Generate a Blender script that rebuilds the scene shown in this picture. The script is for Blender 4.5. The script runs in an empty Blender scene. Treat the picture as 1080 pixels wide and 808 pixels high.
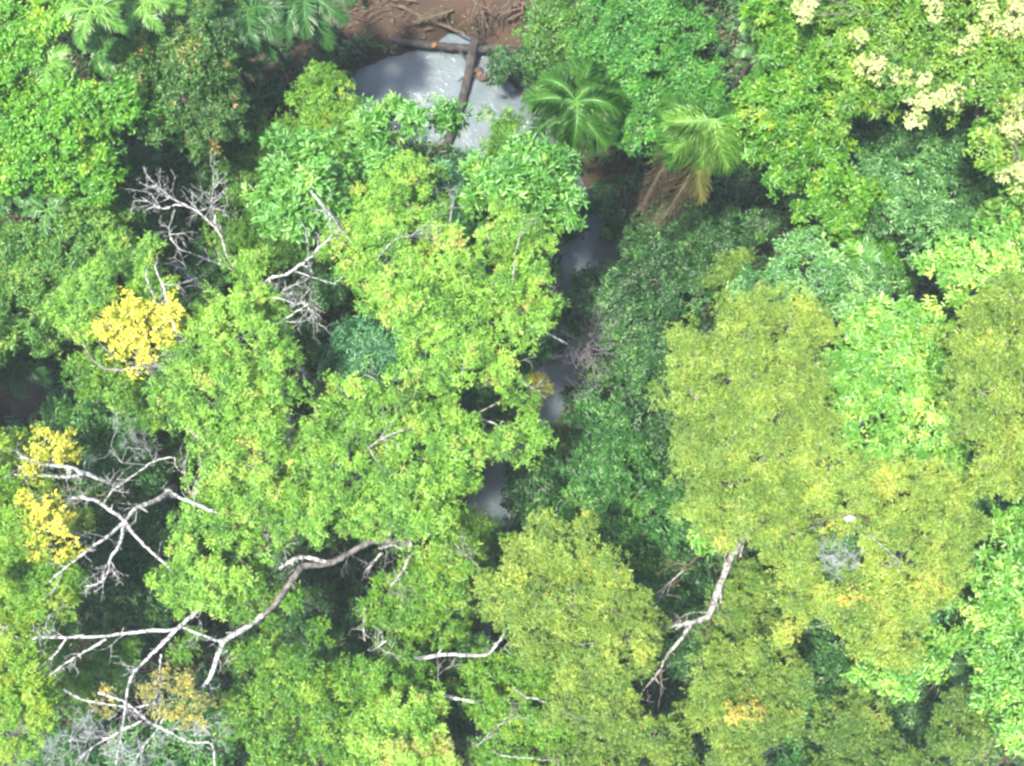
import bpy, math, random
import numpy as np
from mathutils import Vector

SEED = 11
rng = np.random.default_rng(SEED)
R = math.radians
sc = bpy.context.scene
col = sc.collection

# ------------------------------------------------------------------ camera geometry (drone looking straight down)
CAM_H = 60.0
TANH = 20.0 / 45.0
PW, PH = 1080.0, 808.0

def ppm(z):
    """photo pixels per metre at height z"""
    return PW / (2 * TANH * (CAM_H - z))

def P(px, py, z):
    s = ppm(z)
    return np.array([(px - PW / 2) / s, -(py - PH / 2) / s, z])

# ------------------------------------------------------------------ materials
def new_mat(name):
    m = bpy.data.materials.new(name)
    m.use_nodes = True
    nt = m.node_tree
    nt.nodes.clear()
    return m, nt, nt.nodes, nt.links

def ramp_node(N, stops):
    r = N.new('ShaderNodeValToRGB')
    e = r.color_ramp.elements
    while len(e) < len(stops):
        e.new(0.5)
    for el, (p, c) in zip(e, stops):
        el.position = p
        el.color = (c[0], c[1], c[2], 1)
    return r

def leaf_mat(name, stops, trans=0.36, rough=0.42, spec=0.5, noise_amt=0.25):
    m, nt, N, L = new_mat(name)
    out = N.new('ShaderNodeOutputMaterial')
    at = N.new('ShaderNodeAttribute'); at.attribute_name = 'tint'
    geo = N.new('ShaderNodeTexCoord')
    nz = N.new('ShaderNodeTexNoise'); nz.inputs['Scale'].default_value = 0.9; nz.inputs['Detail'].default_value = 3
    L.new(geo.outputs['Object'], nz.inputs['Vector'])
    mr = N.new('ShaderNodeMapRange')
    mr.inputs['From Min'].default_value = 0.3; mr.inputs['From Max'].default_value = 0.7
    mr.inputs['To Min'].default_value = -noise_amt; mr.inputs['To Max'].default_value = noise_amt
    L.new(nz.outputs['Fac'], mr.inputs['Value'])
    ad = N.new('ShaderNodeMath'); ad.operation = 'ADD'; ad.use_clamp = True
    L.new(at.outputs['Fac'], ad.inputs[0]); L.new(mr.outputs['Result'], ad.inputs[1])
    rp = ramp_node(N, stops)
    L.new(ad.outputs[0], rp.inputs['Fac'])
    pb = N.new('ShaderNodeBsdfPrincipled')
    pb.inputs['Roughness'].default_value = rough
    pb.inputs['Specular IOR Level'].default_value = spec
    L.new(rp.outputs['Color'], pb.inputs['Base Color'])
    tr = N.new('ShaderNodeBsdfTranslucent')
    hs = N.new('ShaderNodeHueSaturation'); hs.inputs['Value'].default_value = 1.35; hs.inputs['Hue'].default_value = 0.485
    L.new(rp.outputs['Color'], hs.inputs['Color']); L.new(hs.outputs['Color'], tr.inputs['Color'])
    mx = N.new('ShaderNodeMixShader'); mx.inputs['Fac'].default_value = trans
    L.new(pb.outputs[0], mx.inputs[1]); L.new(tr.outputs[0], mx.inputs[2])
    L.new(mx.outputs[0], out.inputs['Surface'])
    return m

def bark_mat(name, light, dark, bias=0.5, scale=5.0, bump=0.4):
    m, nt, N, L = new_mat(name)
    out = N.new('ShaderNodeOutputMaterial')
    tc = N.new('ShaderNodeTexCoord')
    n1 = N.new('ShaderNodeTexNoise'); n1.inputs['Scale'].default_value = scale; n1.inputs['Detail'].default_value = 6; n1.inputs['Roughness'].default_value = 0.65
    L.new(tc.outputs['Object'], n1.inputs['Vector'])
    mid = tuple((a + b) / 2 for a, b in zip(light, dark))
    rp = ramp_node(N, [(bias - 0.1, dark), (bias, mid), (bias + 0.08, light), (0.8, tuple(min(1, c * 1.2) for c in light))])
    L.new(n1.outputs['Fac'], rp.inputs['Fac'])
    pb = N.new('ShaderNodeBsdfPrincipled'); pb.inputs['Roughness'].default_value = 0.85
    L.new(rp.outputs['Color'], pb.inputs['Base Color'])
    n2 = N.new('ShaderNodeTexNoise'); n2.inputs['Scale'].default_value = scale * 5; n2.inputs['Detail'].default_value = 5
    L.new(tc.outputs['Object'], n2.inputs['Vector'])
    bp = N.new('ShaderNodeBump'); bp.inputs['Strength'].default_value = bump; bp.inputs['Distance'].default_value = 0.05
    L.new(n2.outputs['Fac'], bp.inputs['Height']); L.new(bp.outputs[0], pb.inputs['Normal'])
    L.new(pb.outputs[0], out.inputs['Surface'])
    return m

M = {}
M['pale_bark'] = bark_mat('pale_bark', (0.23, 0.22, 0.20), (0.040, 0.035, 0.030), 0.47, 6.5)
M['white_bark'] = bark_mat('white_bark', (0.36, 0.35, 0.33), (0.050, 0.045, 0.040), 0.485, 6.5)
M['grey_bark'] = bark_mat('grey_bark', (0.12, 0.107, 0.095), (0.03, 0.026, 0.022), 0.5, 4.0)
M['brown_bark'] = bark_mat('brown_bark', (0.10, 0.062, 0.042), (0.03, 0.021, 0.016), 0.5, 4.0)
M['twig_grey'] = bark_mat('twig_grey', (0.33, 0.335, 0.34), (0.17, 0.172, 0.175), 0.45, 6.0)
M['twig_brown'] = bark_mat('twig_brown', (0.23, 0.215, 0.215), (0.11, 0.10, 0.10), 0.5, 6.0)
M['log'] = bark_mat('wet_log_bark', (0.042, 0.035, 0.030), (0.011, 0.009, 0.008), 0.5, 3.0, 0.7)

# species: leaf length/width, leaves per sprig, sprigs per clump, clump radius, elevation of leaf axis, material colours
SP = {}
def species(name, L, W, nl, k, midr, elo, ehi, flat, stops, trans=0.36, rough=0.42, spec=0.5, big=False, dens=1.0, na=0.25, ragged=0.2):
    wr, wb, gg = (1.06, 0.76, 1.08) if name in ('dusky_small', 'mid_small', 'rosette', 'pale_broad', 'emerald', 'bright_small', 'sprig_green', 'bluish_broad', 'vivid') else (1.0, 0.80 if name in ('lime', 'olive', 'olive_green', 'cream_host') else 1.0, 1.0)
    if name in ('sprig_green', 'lime_green', 'dusky_small', 'mid_small', 'bright_small'): wr, wb, gg = 1.22, 0.72, 1.18
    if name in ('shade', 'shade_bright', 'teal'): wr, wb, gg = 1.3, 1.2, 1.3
    stops = [(q, (c[0] * wr, c[1] * gg, c[2] * wb)) for q, c in stops]
    stops = [(q, (c[0], c[1] * 1.04, c[2] * (1.0 if name in ('teal', 'bluish_broad', 'cream', 'lime', 'olive') else 0.88))) for q, c in stops]
    spec *= 0.9; rough = 0.38
    L *= 0.92; W *= 0.95; k = int(k * 1.12 + 0.5)
    SP[name] = dict(L=L, W=W, nl=nl, k=k, midr=midr, elo=R(elo), ehi=R(ehi), flat=flat, big=big, dens=dens, ragged=ragged,
                    mat=leaf_mat('leaf_' + name, stops, trans, rough, spec, na))

species('lime', 0.155, 0.048, 10, 13, 0.36, -25, 55, 0.62,
        [(0.0, (0.034, 0.105, 0.016)), (0.4, (0.104, 0.235, 0.028)), (0.75, (0.195, 0.365, 0.048)), (0.96, (0.32, 0.44, 0.095)), (1.0, (0.28, 0.25, 0.08))])
species('lime_green', 0.155, 0.048, 10, 12, 0.36, -25, 55, 0.62,
        [(0.0, (0.04, 0.11, 0.015)), (0.5, (0.075, 0.185, 0.022)), (0.85, (0.12, 0.24, 0.03)), (1.0, (0.20, 0.27, 0.045))])
species('sprig_green', 0.16, 0.050, 10, 11, 0.38, -25, 50, 0.6,
        [(0.0, (0.022, 0.072, 0.010)), (0.5, (0.052, 0.142, 0.018)), (0.85, (0.10, 0.215, 0.03)), (1.0, (0.19, 0.27, 0.05))])
species('olive', 0.14, 0.040, 10, 14, 0.33, -10, 70, 0.58,
        [(0.0, (0.07, 0.135, 0.025)), (0.4, (0.135, 0.215, 0.036)), (0.8, (0.225, 0.30, 0.05)), (0.97, (0.34, 0.38, 0.09)), (1.0, (0.34, 0.31, 0.07))], dens=1.2, ragged=0.05)
species('olive_green', 0.14, 0.042, 10, 13, 0.34, -15, 60, 0.6,
        [(0.0, (0.048, 0.108, 0.022)), (0.45, (0.095, 0.175, 0.032)), (0.85, (0.155, 0.24, 0.042)), (1.0, (0.23, 0.24, 0.06))], ragged=0.06)
species('rosette', 0.31, 0.095, 9, 5, 0.36, 0, 55, 0.6,
        [(0.0, (0.035, 0.115, 0.025)), (0.5, (0.07, 0.20, 0.042)), (0.85, (0.11, 0.26, 0.065)), (1.0, (0.19, 0.30, 0.09))], big=True, spec=0.65, dens=1.1)
species('pale_broad', 0.24, 0.095, 7, 8, 0.34, -10, 45, 0.6,
        [(0.0, (0.05, 0.15, 0.03)), (0.5, (0.085, 0.215, 0.042)), (0.85, (0.16, 0.31, 0.075)), (1.0, (0.32, 0.40, 0.13))], big=True, spec=0.6)
species('bluish_broad', 0.21, 0.085, 7, 8, 0.34, -15, 40, 0.6,
        [(0.0, (0.03, 0.095, 0.036)), (0.5, (0.054, 0.158, 0.046)), (0.85, (0.10, 0.225, 0.078)), (1.0, (0.18, 0.29, 0.11))], big=True, spec=0.7)
species('bright_small', 0.17, 0.085, 8, 9, 0.30, -15, 50, 0.62,
        [(0.0, (0.035, 0.12, 0.015)), (0.5, (0.065, 0.195, 0.022)), (0.85, (0.10, 0.25, 0.03)), (1.0, (0.20, 0.28, 0.05))])
species('mid_small', 0.16, 0.072, 8, 9, 0.33, -20, 45, 0.6,
        [(0.0, (0.028, 0.085, 0.018)), (0.5, (0.052, 0.14, 0.030)), (0.85, (0.085, 0.19, 0.045)), (1.0, (0.15, 0.22, 0.06))])
species('dusky_small', 0.17, 0.062, 8, 9, 0.33, -20, 50, 0.6,
        [(0.0, (0.018, 0.06, 0.016)), (0.5, (0.036, 0.10, 0.026)), (0.85, (0.06, 0.145, 0.040)), (0.985, (0.11, 0.17, 0.06)), (1.0, (0.30, 0.18, 0.11))])
species('emerald', 0.17, 0.075, 8, 9, 0.30, -15, 45, 0.62,
        [(0.0, (0.020, 0.088, 0.018)), (0.5, (0.040, 0.148, 0.028)), (0.85, (0.075, 0.215, 0.043)), (1.0, (0.12, 0.25, 0.05))])
species('teal', 0.24, 0.065, 8, 7, 0.34, -15, 45, 0.6,
        [(0.0, (0.018, 0.075, 0.03)), (0.5, (0.035, 0.12, 0.05)), (0.85, (0.055, 0.16, 0.065)), (1.0, (0.09, 0.20, 0.07))], big=True, spec=0.6)
species('vivid', 0.20, 0.085, 8, 8, 0.34, -20, 45, 0.6,
        [(0.0, (0.030, 0.10, 0.010)), (0.5, (0.055, 0.165, 0.014)), (0.85, (0.095, 0.22, 0.022)), (1.0, (0.20, 0.27, 0.035))])
species('cream_host', 0.20, 0.085, 8, 8, 0.36, -20, 45, 0.6,
        [(0.0, (0.045, 0.12, 0.015)), (0.5, (0.085, 0.19, 0.022)), (0.85, (0.14, 0.25, 0.035)), (1.0, (0.25, 0.30, 0.05))])
species('shade', 0.19, 0.07, 8, 9, 0.38, -20, 40, 0.55,  # dark leaf colours that stand in for shade in the gaps
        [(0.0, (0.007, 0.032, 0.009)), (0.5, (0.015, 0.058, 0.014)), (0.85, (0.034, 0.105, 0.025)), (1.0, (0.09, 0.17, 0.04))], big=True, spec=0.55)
species('shade_bright', 0.19, 0.075, 8, 9, 0.38, -20, 45, 0.55,  # lighter copy of those leaves, less shade in the colour
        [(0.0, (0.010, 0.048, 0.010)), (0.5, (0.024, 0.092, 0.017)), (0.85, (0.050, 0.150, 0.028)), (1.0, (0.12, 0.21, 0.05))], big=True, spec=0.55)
species('yellow', 0.15, 0.065, 8, 6, 0.32, -20, 60, 0.55,
        [(0.0, (0.14, 0.20, 0.03)), (0.3, (0.32, 0.31, 0.035)), (0.6, (0.47, 0.41, 0.045)), (1.0, (0.53, 0.48, 0.09))], trans=0.25, spec=0.3)
species('dull_yellow', 0.12, 0.06, 7, 6, 0.28, -20, 60, 0.55,
        [(0.0, (0.12, 0.14, 0.05)), (0.5, (0.22, 0.20, 0.06)), (1.0, (0.36, 0.29, 0.06))], trans=0.25, spec=0.3)
species('amber', 0.13, 0.05, 7, 5, 0.28, -20, 60, 0.55,
        [(0.0, (0.17, 0.20, 0.04)), (0.5, (0.28, 0.24, 0.05)), (1.0, (0.42, 0.30, 0.07))], trans=0.25, spec=0.3)
species('cream', 0.11, 0.06, 8, 6, 0.26, 0, 75, 0.3,
        [(0.0, (0.20, 0.28, 0.07)), (0.4, (0.38, 0.40, 0.15)), (1.0, (0.50, 0.51, 0.25))], trans=0.25, spec=0.2)

M['frond'] = leaf_mat('palm_frond', [(0.0, (0.03, 0.105, 0.018)), (0.5, (0.055, 0.165, 0.026)), (1.0, (0.10, 0.23, 0.04))], 0.3, 0.36, 0.6, 0.1)
M['frond_bright'] = leaf_mat('palm_frond_bright', [(0.0, (0.075, 0.19, 0.024)), (0.5, (0.115, 0.26, 0.035)), (1.0, (0.18, 0.33, 0.06))], 0.3, 0.36, 0.6, 0.1)
M['frond_dark'] = leaf_mat('palm_frond_dark', [(0.0, (0.022, 0.08, 0.018)), (0.5, (0.038, 0.12, 0.026)), (1.0, (0.06, 0.16, 0.035))], 0.3, 0.36, 0.6, 0.1)
M['frond_dead'] = leaf_mat('palm_frond_dead', [(0.0, (0.036, 0.028, 0.017)), (0.5, (0.066, 0.050, 0.029)), (1.0, (0.125, 0.10, 0.062))], 0.15, 0.7, 0.2, 0.15)
M['frond_fading'] = leaf_mat('palm_frond_fading', [(0.0, (0.07, 0.105, 0.022)), (0.5, (0.11, 0.13, 0.03)), (1.0, (0.17, 0.14, 0.045))], 0.25, 0.5, 0.4, 0.15)
M['pale_leaf'] = leaf_mat('pale_leaf', [(0.0, (0.24, 0.25, 0.235)), (1.0, (0.33, 0.34, 0.32))], 0.15, 0.6, 0.3, 0.1)
M['cream_leaf'] = leaf_mat('cream_leaf', [(0.0, (0.20, 0.24, 0.12)), (1.0, (0.27, 0.29, 0.17))], 0.15, 0.6, 0.3, 0.1)
M['rust_leaf'] = leaf_mat('rust_leaf', [(0.0, (0.12, 0.05, 0.02)), (1.0, (0.18, 0.08, 0.03))], 0.15, 0.6, 0.3, 0.1)
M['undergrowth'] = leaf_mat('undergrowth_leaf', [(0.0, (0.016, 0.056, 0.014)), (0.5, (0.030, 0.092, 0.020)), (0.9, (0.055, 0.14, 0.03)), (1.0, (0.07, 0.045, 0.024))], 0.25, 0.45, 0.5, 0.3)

# ------------------------------------------------------------------ mesh collector
class Geo:
    def __init__(self):
        self.v = []; self.f3 = []; self.f4 = []; self.t = []; self.n = 0
    def add(self, v, f, tint=None):
        v = np.asarray(v, np.float32).reshape(-1, 3); f = np.asarray(f, np.int64)
        self.v.append(v)
        (self.f3 if f.shape[1] == 3 else self.f4).append(f + self.n)
        self.t.append(np.zeros(len(v), np.float32) if tint is None else np.asarray(tint, np.float32))
        self.n += len(v)
    def build(self, name, mat, parent=None, smooth=False, origin=None):
        me = bpy.data.meshes.new(name)
        v = np.concatenate(self.v) if self.v else np.zeros((0, 3), np.float32)
        if parent is not None:
            v = v - np.array(parent.location, np.float32)
        elif origin is not None:
            v = v - np.array(origin, np.float32)
        t = np.concatenate(self.t)
        f3 = np.concatenate(self.f3) if self.f3 else np.zeros((0, 3), np.int64)
        f4 = np.concatenate(self.f4) if self.f4 else np.zeros((0, 4), np.int64)
        loops = np.concatenate([f3.ravel(), f4.ravel()]).astype(np.int32)
        starts = np.concatenate([np.arange(len(f3)) * 3, len(f3) * 3 + np.arange(len(f4)) * 4]).astype(np.int32)
        me.vertices.add(len(v)); me.vertices.foreach_set('co', v.astype(np.float32).ravel())
        me.loops.add(len(loops)); me.loops.foreach_set('vertex_index', loops)
        me.polygons.add(len(starts)); me.polygons.foreach_set('loop_start', starts)
        at = me.attributes.new('tint', 'FLOAT', 'POINT'); at.data.foreach_set('value', t)
        if smooth:
            me.polygons.foreach_set('use_smooth', np.ones(len(starts), bool))
        me.update(calc_edges=True); me.validate()
        me.materials.append(mat)
        o = bpy.data.objects.new(name, me); col.objects.link(o)
        if parent is not None:
            o.parent = parent
        elif origin is not None:
            o.location = origin
        return o

def norm(a):
    return a / np.maximum(np.linalg.norm(a, axis=-1, keepdims=True), 1e-9)

def smooth_path(pts, per=5, wig=0.0):
    pts = np.asarray(pts, float)
    n = len(pts)
    if n < 2: return pts
    ext = np.vstack([2 * pts[0] - pts[1], pts, 2 * pts[-1] - pts[-2]])
    out = []
    for i in range(n - 1):
        p0, p1, p2, p3 = ext[i:i + 4]
        for k in range(per):
            t = k / per
            out.append(0.5 * ((2 * p1) + (-p0 + p2) * t + (2 * p0 - 5 * p1 + 4 * p2 - p3) * t * t + (-p0 + 3 * p1 - 3 * p2 + p3) * t ** 3))
    out.append(pts[-1])
    out = np.array(out)
    if wig > 0:
        j = rng.normal(0, wig, out.shape); j[0] = 0; j[-1] = 0
        out = out + j
    return out

def tube(g, pts, r0, r1, sides=8, knobs=0.08, power=1.0, cap=True):
    pts = np.asarray(pts, float); n = len(pts)
    rad = r0 + (r1 - r0) * np.linspace(0, 1, n) ** power
    rad = rad * (1 + rng.normal(0, knobs, n))
    tan = norm(np.gradient(pts, axis=0))
    u = np.cross(tan[0], [0.3, 0.2, 1.0] if abs(tan[0][2]) < 0.9 else [1.0, 0.1, 0]); u /= np.linalg.norm(u)
    V = []
    ang = np.linspace(0, 2 * math.pi, sides, endpoint=False)
    for i in range(n):
        u = u - tan[i] * np.dot(u, tan[i]); u /= max(np.linalg.norm(u), 1e-9)
        w = np.cross(tan[i], u)
        V.append(pts[i] + rad[i] * (np.cos(ang)[:, None] * u + np.sin(ang)[:, None] * w))
    V = np.concatenate(V)
    i = np.arange(n - 1)[:, None] * sides; a = np.arange(sides)[None]; b = (a + 1) % sides
    f = np.stack([i + a, i + b, i + sides + b, i + sides + a], -1).reshape(-1, 4)
    g.add(V, f)
    if cap:
        for e, p in ((0, pts[0] - tan[0] * rad[0] * 0.3), (n - 1, pts[-1] + tan[-1] * rad[-1] * 0.5)):
            vv = np.vstack([V[e * sides:(e + 1) * sides], p[None]])
            ff = np.array([[k, (k + 1) % sides, sides] for k in range(sides)])
            g.add(vv, ff if e else ff[:, ::-1])

def sticks(g, A, B, ra, rb, sides=4):
    A = np.asarray(A, float); B = np.asarray(B, float); n = len(A)
    if n == 0: return
    ra = np.broadcast_to(ra, (n,)); rb = np.broadcast_to(rb, (n,))
    t = norm(B - A)
    ref = np.where(np.abs(t[:, 2:3]) < 0.9, [[0, 0, 1.0]], [[1.0, 0, 0]])
    u = norm(np.cross(t, ref)); w = np.cross(t, u)
    ang = np.linspace(0, 2 * math.pi, sides, endpoint=False)
    ring = np.cos(ang)[None, :, None] * u[:, None] + np.sin(ang)[None, :, None] * w[:, None]
    V = np.concatenate([A[:, None] + ring * ra[:, None, None], B[:, None] + ring * rb[:, None, None]], 1)
    base = np.arange(n)[:, None] * (2 * sides); a = np.arange(sides)[None]; b = (a + 1) % sides
    f = np.stack([base + a, base + b, base + sides + b, base + sides + a], -1).reshape(-1, 4)
    g.add(V.reshape(-1, 3), f)

def twigs(p0, d0, length, depth, r, spread=0.6, kids=3, up=0.0):
    """bare forking twigs -> segment arrays"""
    A, B, RA, RB = [], [], [], []
    todo = [(np.asarray(p0, float), np.asarray(d0, float), length, r, depth)]
    while todo:
        p, d, l, rr, dep = todo.pop()
        d = d / np.linalg.norm(d)
        q = p; dd = d
        for s in range(2):
            dd = dd + rng.normal(0, 0.22, 3) + np.array([0, 0, up]); dd /= np.linalg.norm(dd)
            q2 = q + dd * l * 0.5
            f = rr * (1 - 0.2 * s)
            A.append(q); B.append(q2); RA.append(f); RB.append(f * 0.8)
            if dep > 0 and s == 0 and rng.random() < 0.8:
                nd = dd + rng.normal(0, spread, 3)
                todo.append((q2, nd, l * rng.uniform(0.5, 0.8), rr * 0.6, dep - 1))
            q = q2
        if dep > 0:
            for k in range(kids - 1):
                nd = dd + rng.normal(0, spread, 3)
                todo.append((q, nd, l * rng.uniform(0.55, 0.9), rr * 0.65, dep - 1))
    return np.array(A), np.array(B), np.array(RA), np.array(RB)

# ------------------------------------------------------------------ leaves
def add_leaves(g, C, D, sp, tint, scale=1.0, nl=None):
    """C sprig centres, D sprig axis; nl leaves each"""
    nl = nl or sp['nl']
    n = len(C)
    if n == 0: return
    C = np.repeat(C, nl, 0); D = np.repeat(norm(D), nl, 0); tint = np.repeat(tint, nl)
    m = len(C)
    ref = np.where(np.abs(D[:, 2:3]) < 0.95, [[0, 0, 1.0]], [[1.0, 0, 0]])
    u = norm(np.cross(D, ref)); w = np.cross(D, u)
    ph = np.tile(np.arange(nl) * 2.39996, n) + rng.uniform(0, 6.28, m) * 0.35 + np.repeat(rng.uniform(0, 6.28, n), nl)
    e = rng.uniform(sp['elo'], sp['ehi'], m)
    rad = np.cos(ph)[:, None] * u + np.sin(ph)[:, None] * w
    a = norm(rad * np.cos(e)[:, None] + D * np.sin(e)[:, None])
    s = norm(np.cross(D, rad) + 0.35 * rng.normal(0, 1, (m, 3)))
    s = norm(s - a * np.sum(s * a, -1, keepdims=True))
    nn = np.cross(a, s)
    Ln = sp['L'] * scale * (rng.uniform(0.6, 1.25, m) * np.repeat(rng.uniform(0.75, 1.3, n), nl))[:, None]; Wn = sp['W'] * scale * rng.uniform(0.8, 1.2, m)[:, None] * 0.5
    b = C + rng.normal(0, sp['L'] * 0.30, (m, 3)) - D * (rng.uniform(0, 0.6, m)[:, None] * sp['L'])
    tl = np.clip(tint + rng.normal(0, 0.13, m), 0, 1)
    droop = np.array([0, 0, -1.0]) * Ln * rng.uniform(0.02, 0.22, m)[:, None]
    lift = nn * Wn * 0.5
    tip = b + a * Ln + droop
    if sp['big']:
        r1 = b + a * Ln * 0.3 + s * Wn * 0.9 + lift; l1 = b + a * Ln * 0.3 - s * Wn * 0.9 + lift
        r2 = b + a * Ln * 0.68 + s * Wn * 0.85 + lift + droop * 0.5; l2 = b + a * Ln * 0.68 - s * Wn * 0.85 + lift + droop * 0.5
        V = np.stack([b, r1, r2, tip, l2, l1], 1).reshape(-1, 3)
        k = np.arange(m)[:, None] * 6
        f = np.concatenate([k + np.array([[0, 1, 2, 3]]), k + np.array([[0, 3, 4, 5]])])
        g.add(V, f, np.repeat(tl, 6))
    else:
        r1 = b + a * Ln * 0.45 + s * Wn + lift; l1 = b + a * Ln * 0.45 - s * Wn + lift
        V = np.stack([b, r1, tip, l1], 1).reshape(-1, 3)
        k = np.arange(m)[:, None] * 4
        f = np.concatenate([k + np.array([[0, 1, 2]]), k + np.array([[0, 2, 3]])])
        g.add(V, f, np.repeat(tl, 4))

def blob_clumps(c, Rb, sp, dens=1.0):
    """clump centres on an uneven dome"""
    nm = max(4, int(3.0 * dens * sp['dens'] * (Rb / sp['midr']) ** 2))
    rho = Rb * np.sqrt(rng.uniform(0, 1, nm)) * 0.92
    th = rng.uniform(0, 2 * math.pi, nm)
    edge = 1 + sp['ragged'] * np.sin(th * 3 + rng.uniform(0, 6.28)) + sp['ragged'] * 0.7 * np.sin(th * 5 + rng.uniform(0, 6.28))
    rho = rho * edge
    h = np.sqrt(np.maximum(0.03, 1 - np.minimum(1, rho / Rb) ** 2)) * Rb * sp['flat']
    low = rng.random(nm) < 0.22
    stray = rng.random(nm) < sp['ragged']
    rho = np.where(stray, Rb * rng.uniform(0.95, 1.35, nm), rho)
    hz = np.where(low, h * rng.uniform(-0.3, 0.4, nm), h * rng.uniform(0.62, 1.12, nm) + rng.normal(0, 0.10, nm))
    return np.stack([c[0] + rho * np.cos(th), c[1] + rho * np.sin(th), c[2] + hz], 1), low

def foliage(g, blobs, spn, dens=1.0, tint0=0.45, tvar=0.2):
    """blobs: (x,y,z,R) world. Returns clump centres for twigs"""
    sp = SP[spn]
    allm = []
    tier = []
    for (x, y, z, Rb) in blobs:
        a = rng.uniform(0, 6.283)
        tier.append((x + math.cos(a) * Rb * 0.9, y + math.sin(a) * Rb * 0.9, z - 0.7 * Rb - 0.4, Rb * 0.85, 0.5))
    for (x, y, z, Rb, df) in [tuple(b[:4]) + (1.0,) for b in blobs] + tier:
        c = np.array([x, y, z])
        mc, low = blob_clumps(c, Rb, sp, dens * (df if df == 1.0 or sp['ragged'] > 0.1 else 0.25))
        bt = tint0 + rng.normal(0, tvar * 0.4)
        for q, lo in zip(mc, low):
            k = max(3, int(sp['k'] * rng.uniform(0.7, 1.25)))
            mr = sp['midr'] * rng.uniform(0.55, 1.45)
            th = rng.uniform(0, 6.283, k); cz = rng.uniform(-0.15, 1, k)
            sn = np.sqrt(1 - cz ** 2)
            d = np.stack([sn * np.cos(th), sn * np.sin(th), cz], 1)
            C = q + d * mr * rng.uniform(0.65, 1.05, k)[:, None] * np.array([1, 1, 0.75])
            out = norm((q - c) * np.array([1, 1, 0.6]) + 1e-6)
            D = norm(d * 0.8 + out * 0.5 + np.array([0, 0, 0.75]))
            mt = bt + rng.normal(0, tvar * 0.7)
            t = np.clip(mt + rng.normal(0, tvar * 0.6, k), 0, 0.97)
            t[rng.random(k) < 0.012] = 1.0
            add_leaves(g, C, D, sp, t, rng.uniform(0.78, 1.32))
        if df == 1.0: allm.append((c, Rb, mc))
    return allm

def parse(s):
    return [tuple(float(q) for q in w.split(',')) for w in s.split()]

def world_blobs(s, z, drop=1.2, zj=0.45, extend=True):
    bl = parse(s)
    if extend:
        more = []
        for b in bl:
            x, y, r = b[:3]; nx, ny = x, y
            if x < 28: nx = x - r * 1.5
            if x > PW - 28: nx = x + r * 1.5
            if y < 28: ny = y - r * 1.5
            if y > PH - 28: ny = y + r * 1.5
            if (nx, ny) != (x, y):
                more.append((nx, ny, r * 1.1))
                more.append((nx + (nx - x) * 0.9, ny + (ny - y) * 0.9, r * 1.15))
                more.append((nx + (nx - x) * 2.0, ny + (ny - y) * 2.0, r * 1.2))
        bl = bl + more
    cx = np.mean([b[0] for b in bl]); cy = np.mean([b[1] for b in bl])
    dm = max(1, max(math.hypot(b[0] - cx, b[1] - cy) for b in bl))
    out = []
    for b in bl:
        x, y, r = b[:3]
        zz = z - drop * (math.hypot(x - cx, y - cy) / dm) ** 2 + rng.normal(0, zj) + (b[3] if len(b) > 3 else 0)
        Rb = r / ppm(zz)
        p = P(x, y, zz)
        out.append((p[0], p[1], zz - Rb * 0.35, Rb))
    return out, (cx, cy)

# ------------------------------------------------------------------ terrain
CREEK = [(398, 122, 44), (425, 105, 54),
         (480, 98, 56), (530, 125, 50), (585, 195, 30), (622, 265, 34), (608, 330, 24), (585, 402, 32), (552, 465, 24), (523, 525, 26), (505, 610, 16), (500, 700, 14),
         (515, 830, 18), (500, 1000, 24)]
CK = np.array([[*P(x, y, 0)[:2], w / ppm(0)] for x, y, w in CREEK])

def bank_dist(x, y):
    """signed distance to the water's edge in metres, positive on land"""
    x = np.asarray(x, float); y = np.asarray(y, float)
    best = np.full(x.shape, 1e9)
    for i in range(len(CK) - 1):
        a, b = CK[i], CK[i + 1]
        dx, dy = b[0] - a[0], b[1] - a[1]
        t = np.clip(((x - a[0]) * dx + (y - a[1]) * dy) / (dx * dx + dy * dy), 0, 1)
        d = np.hypot(x - a[0] - t * dx, y - a[1] - t * dy) - (a[2] + t * (b[2] - a[2]))
        best = np.minimum(best, d)
    return best

def wob(x, y):
    return (0.22 * np.sin(0.9 * x + 1.3 * np.sin(0.5 * y)) + 0.18 * np.sin(1.3 * y + 0.7 * x + 2) + 0.08 * np.sin(2.9 * x - 1.7 * y) + 0.06 * np.sin(4.1 * y + 2.3 * x + 1))

def ground_z(x, y):
    d = bank_dist(x, y) + wob(x, y) * 0.9
    s = np.clip(d / 1.7, -0.6, 1.0)
    h = np.where(s > 0, 1.05 * (1 - (1 - np.minimum(s, 1)) ** 2), s * 0.9)
    h = h + np.clip(d - 1.7, 0, 30) * 0.03 + np.where(s > 0.05, wob(x * 1.7, y * 1.7) * 0.3 * np.clip(s, 0, 1), 0)
    return h

def gz(px, py):
    p = P(px, py, 0.8)
    return float(ground_z(p[0], p[1]))

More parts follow.
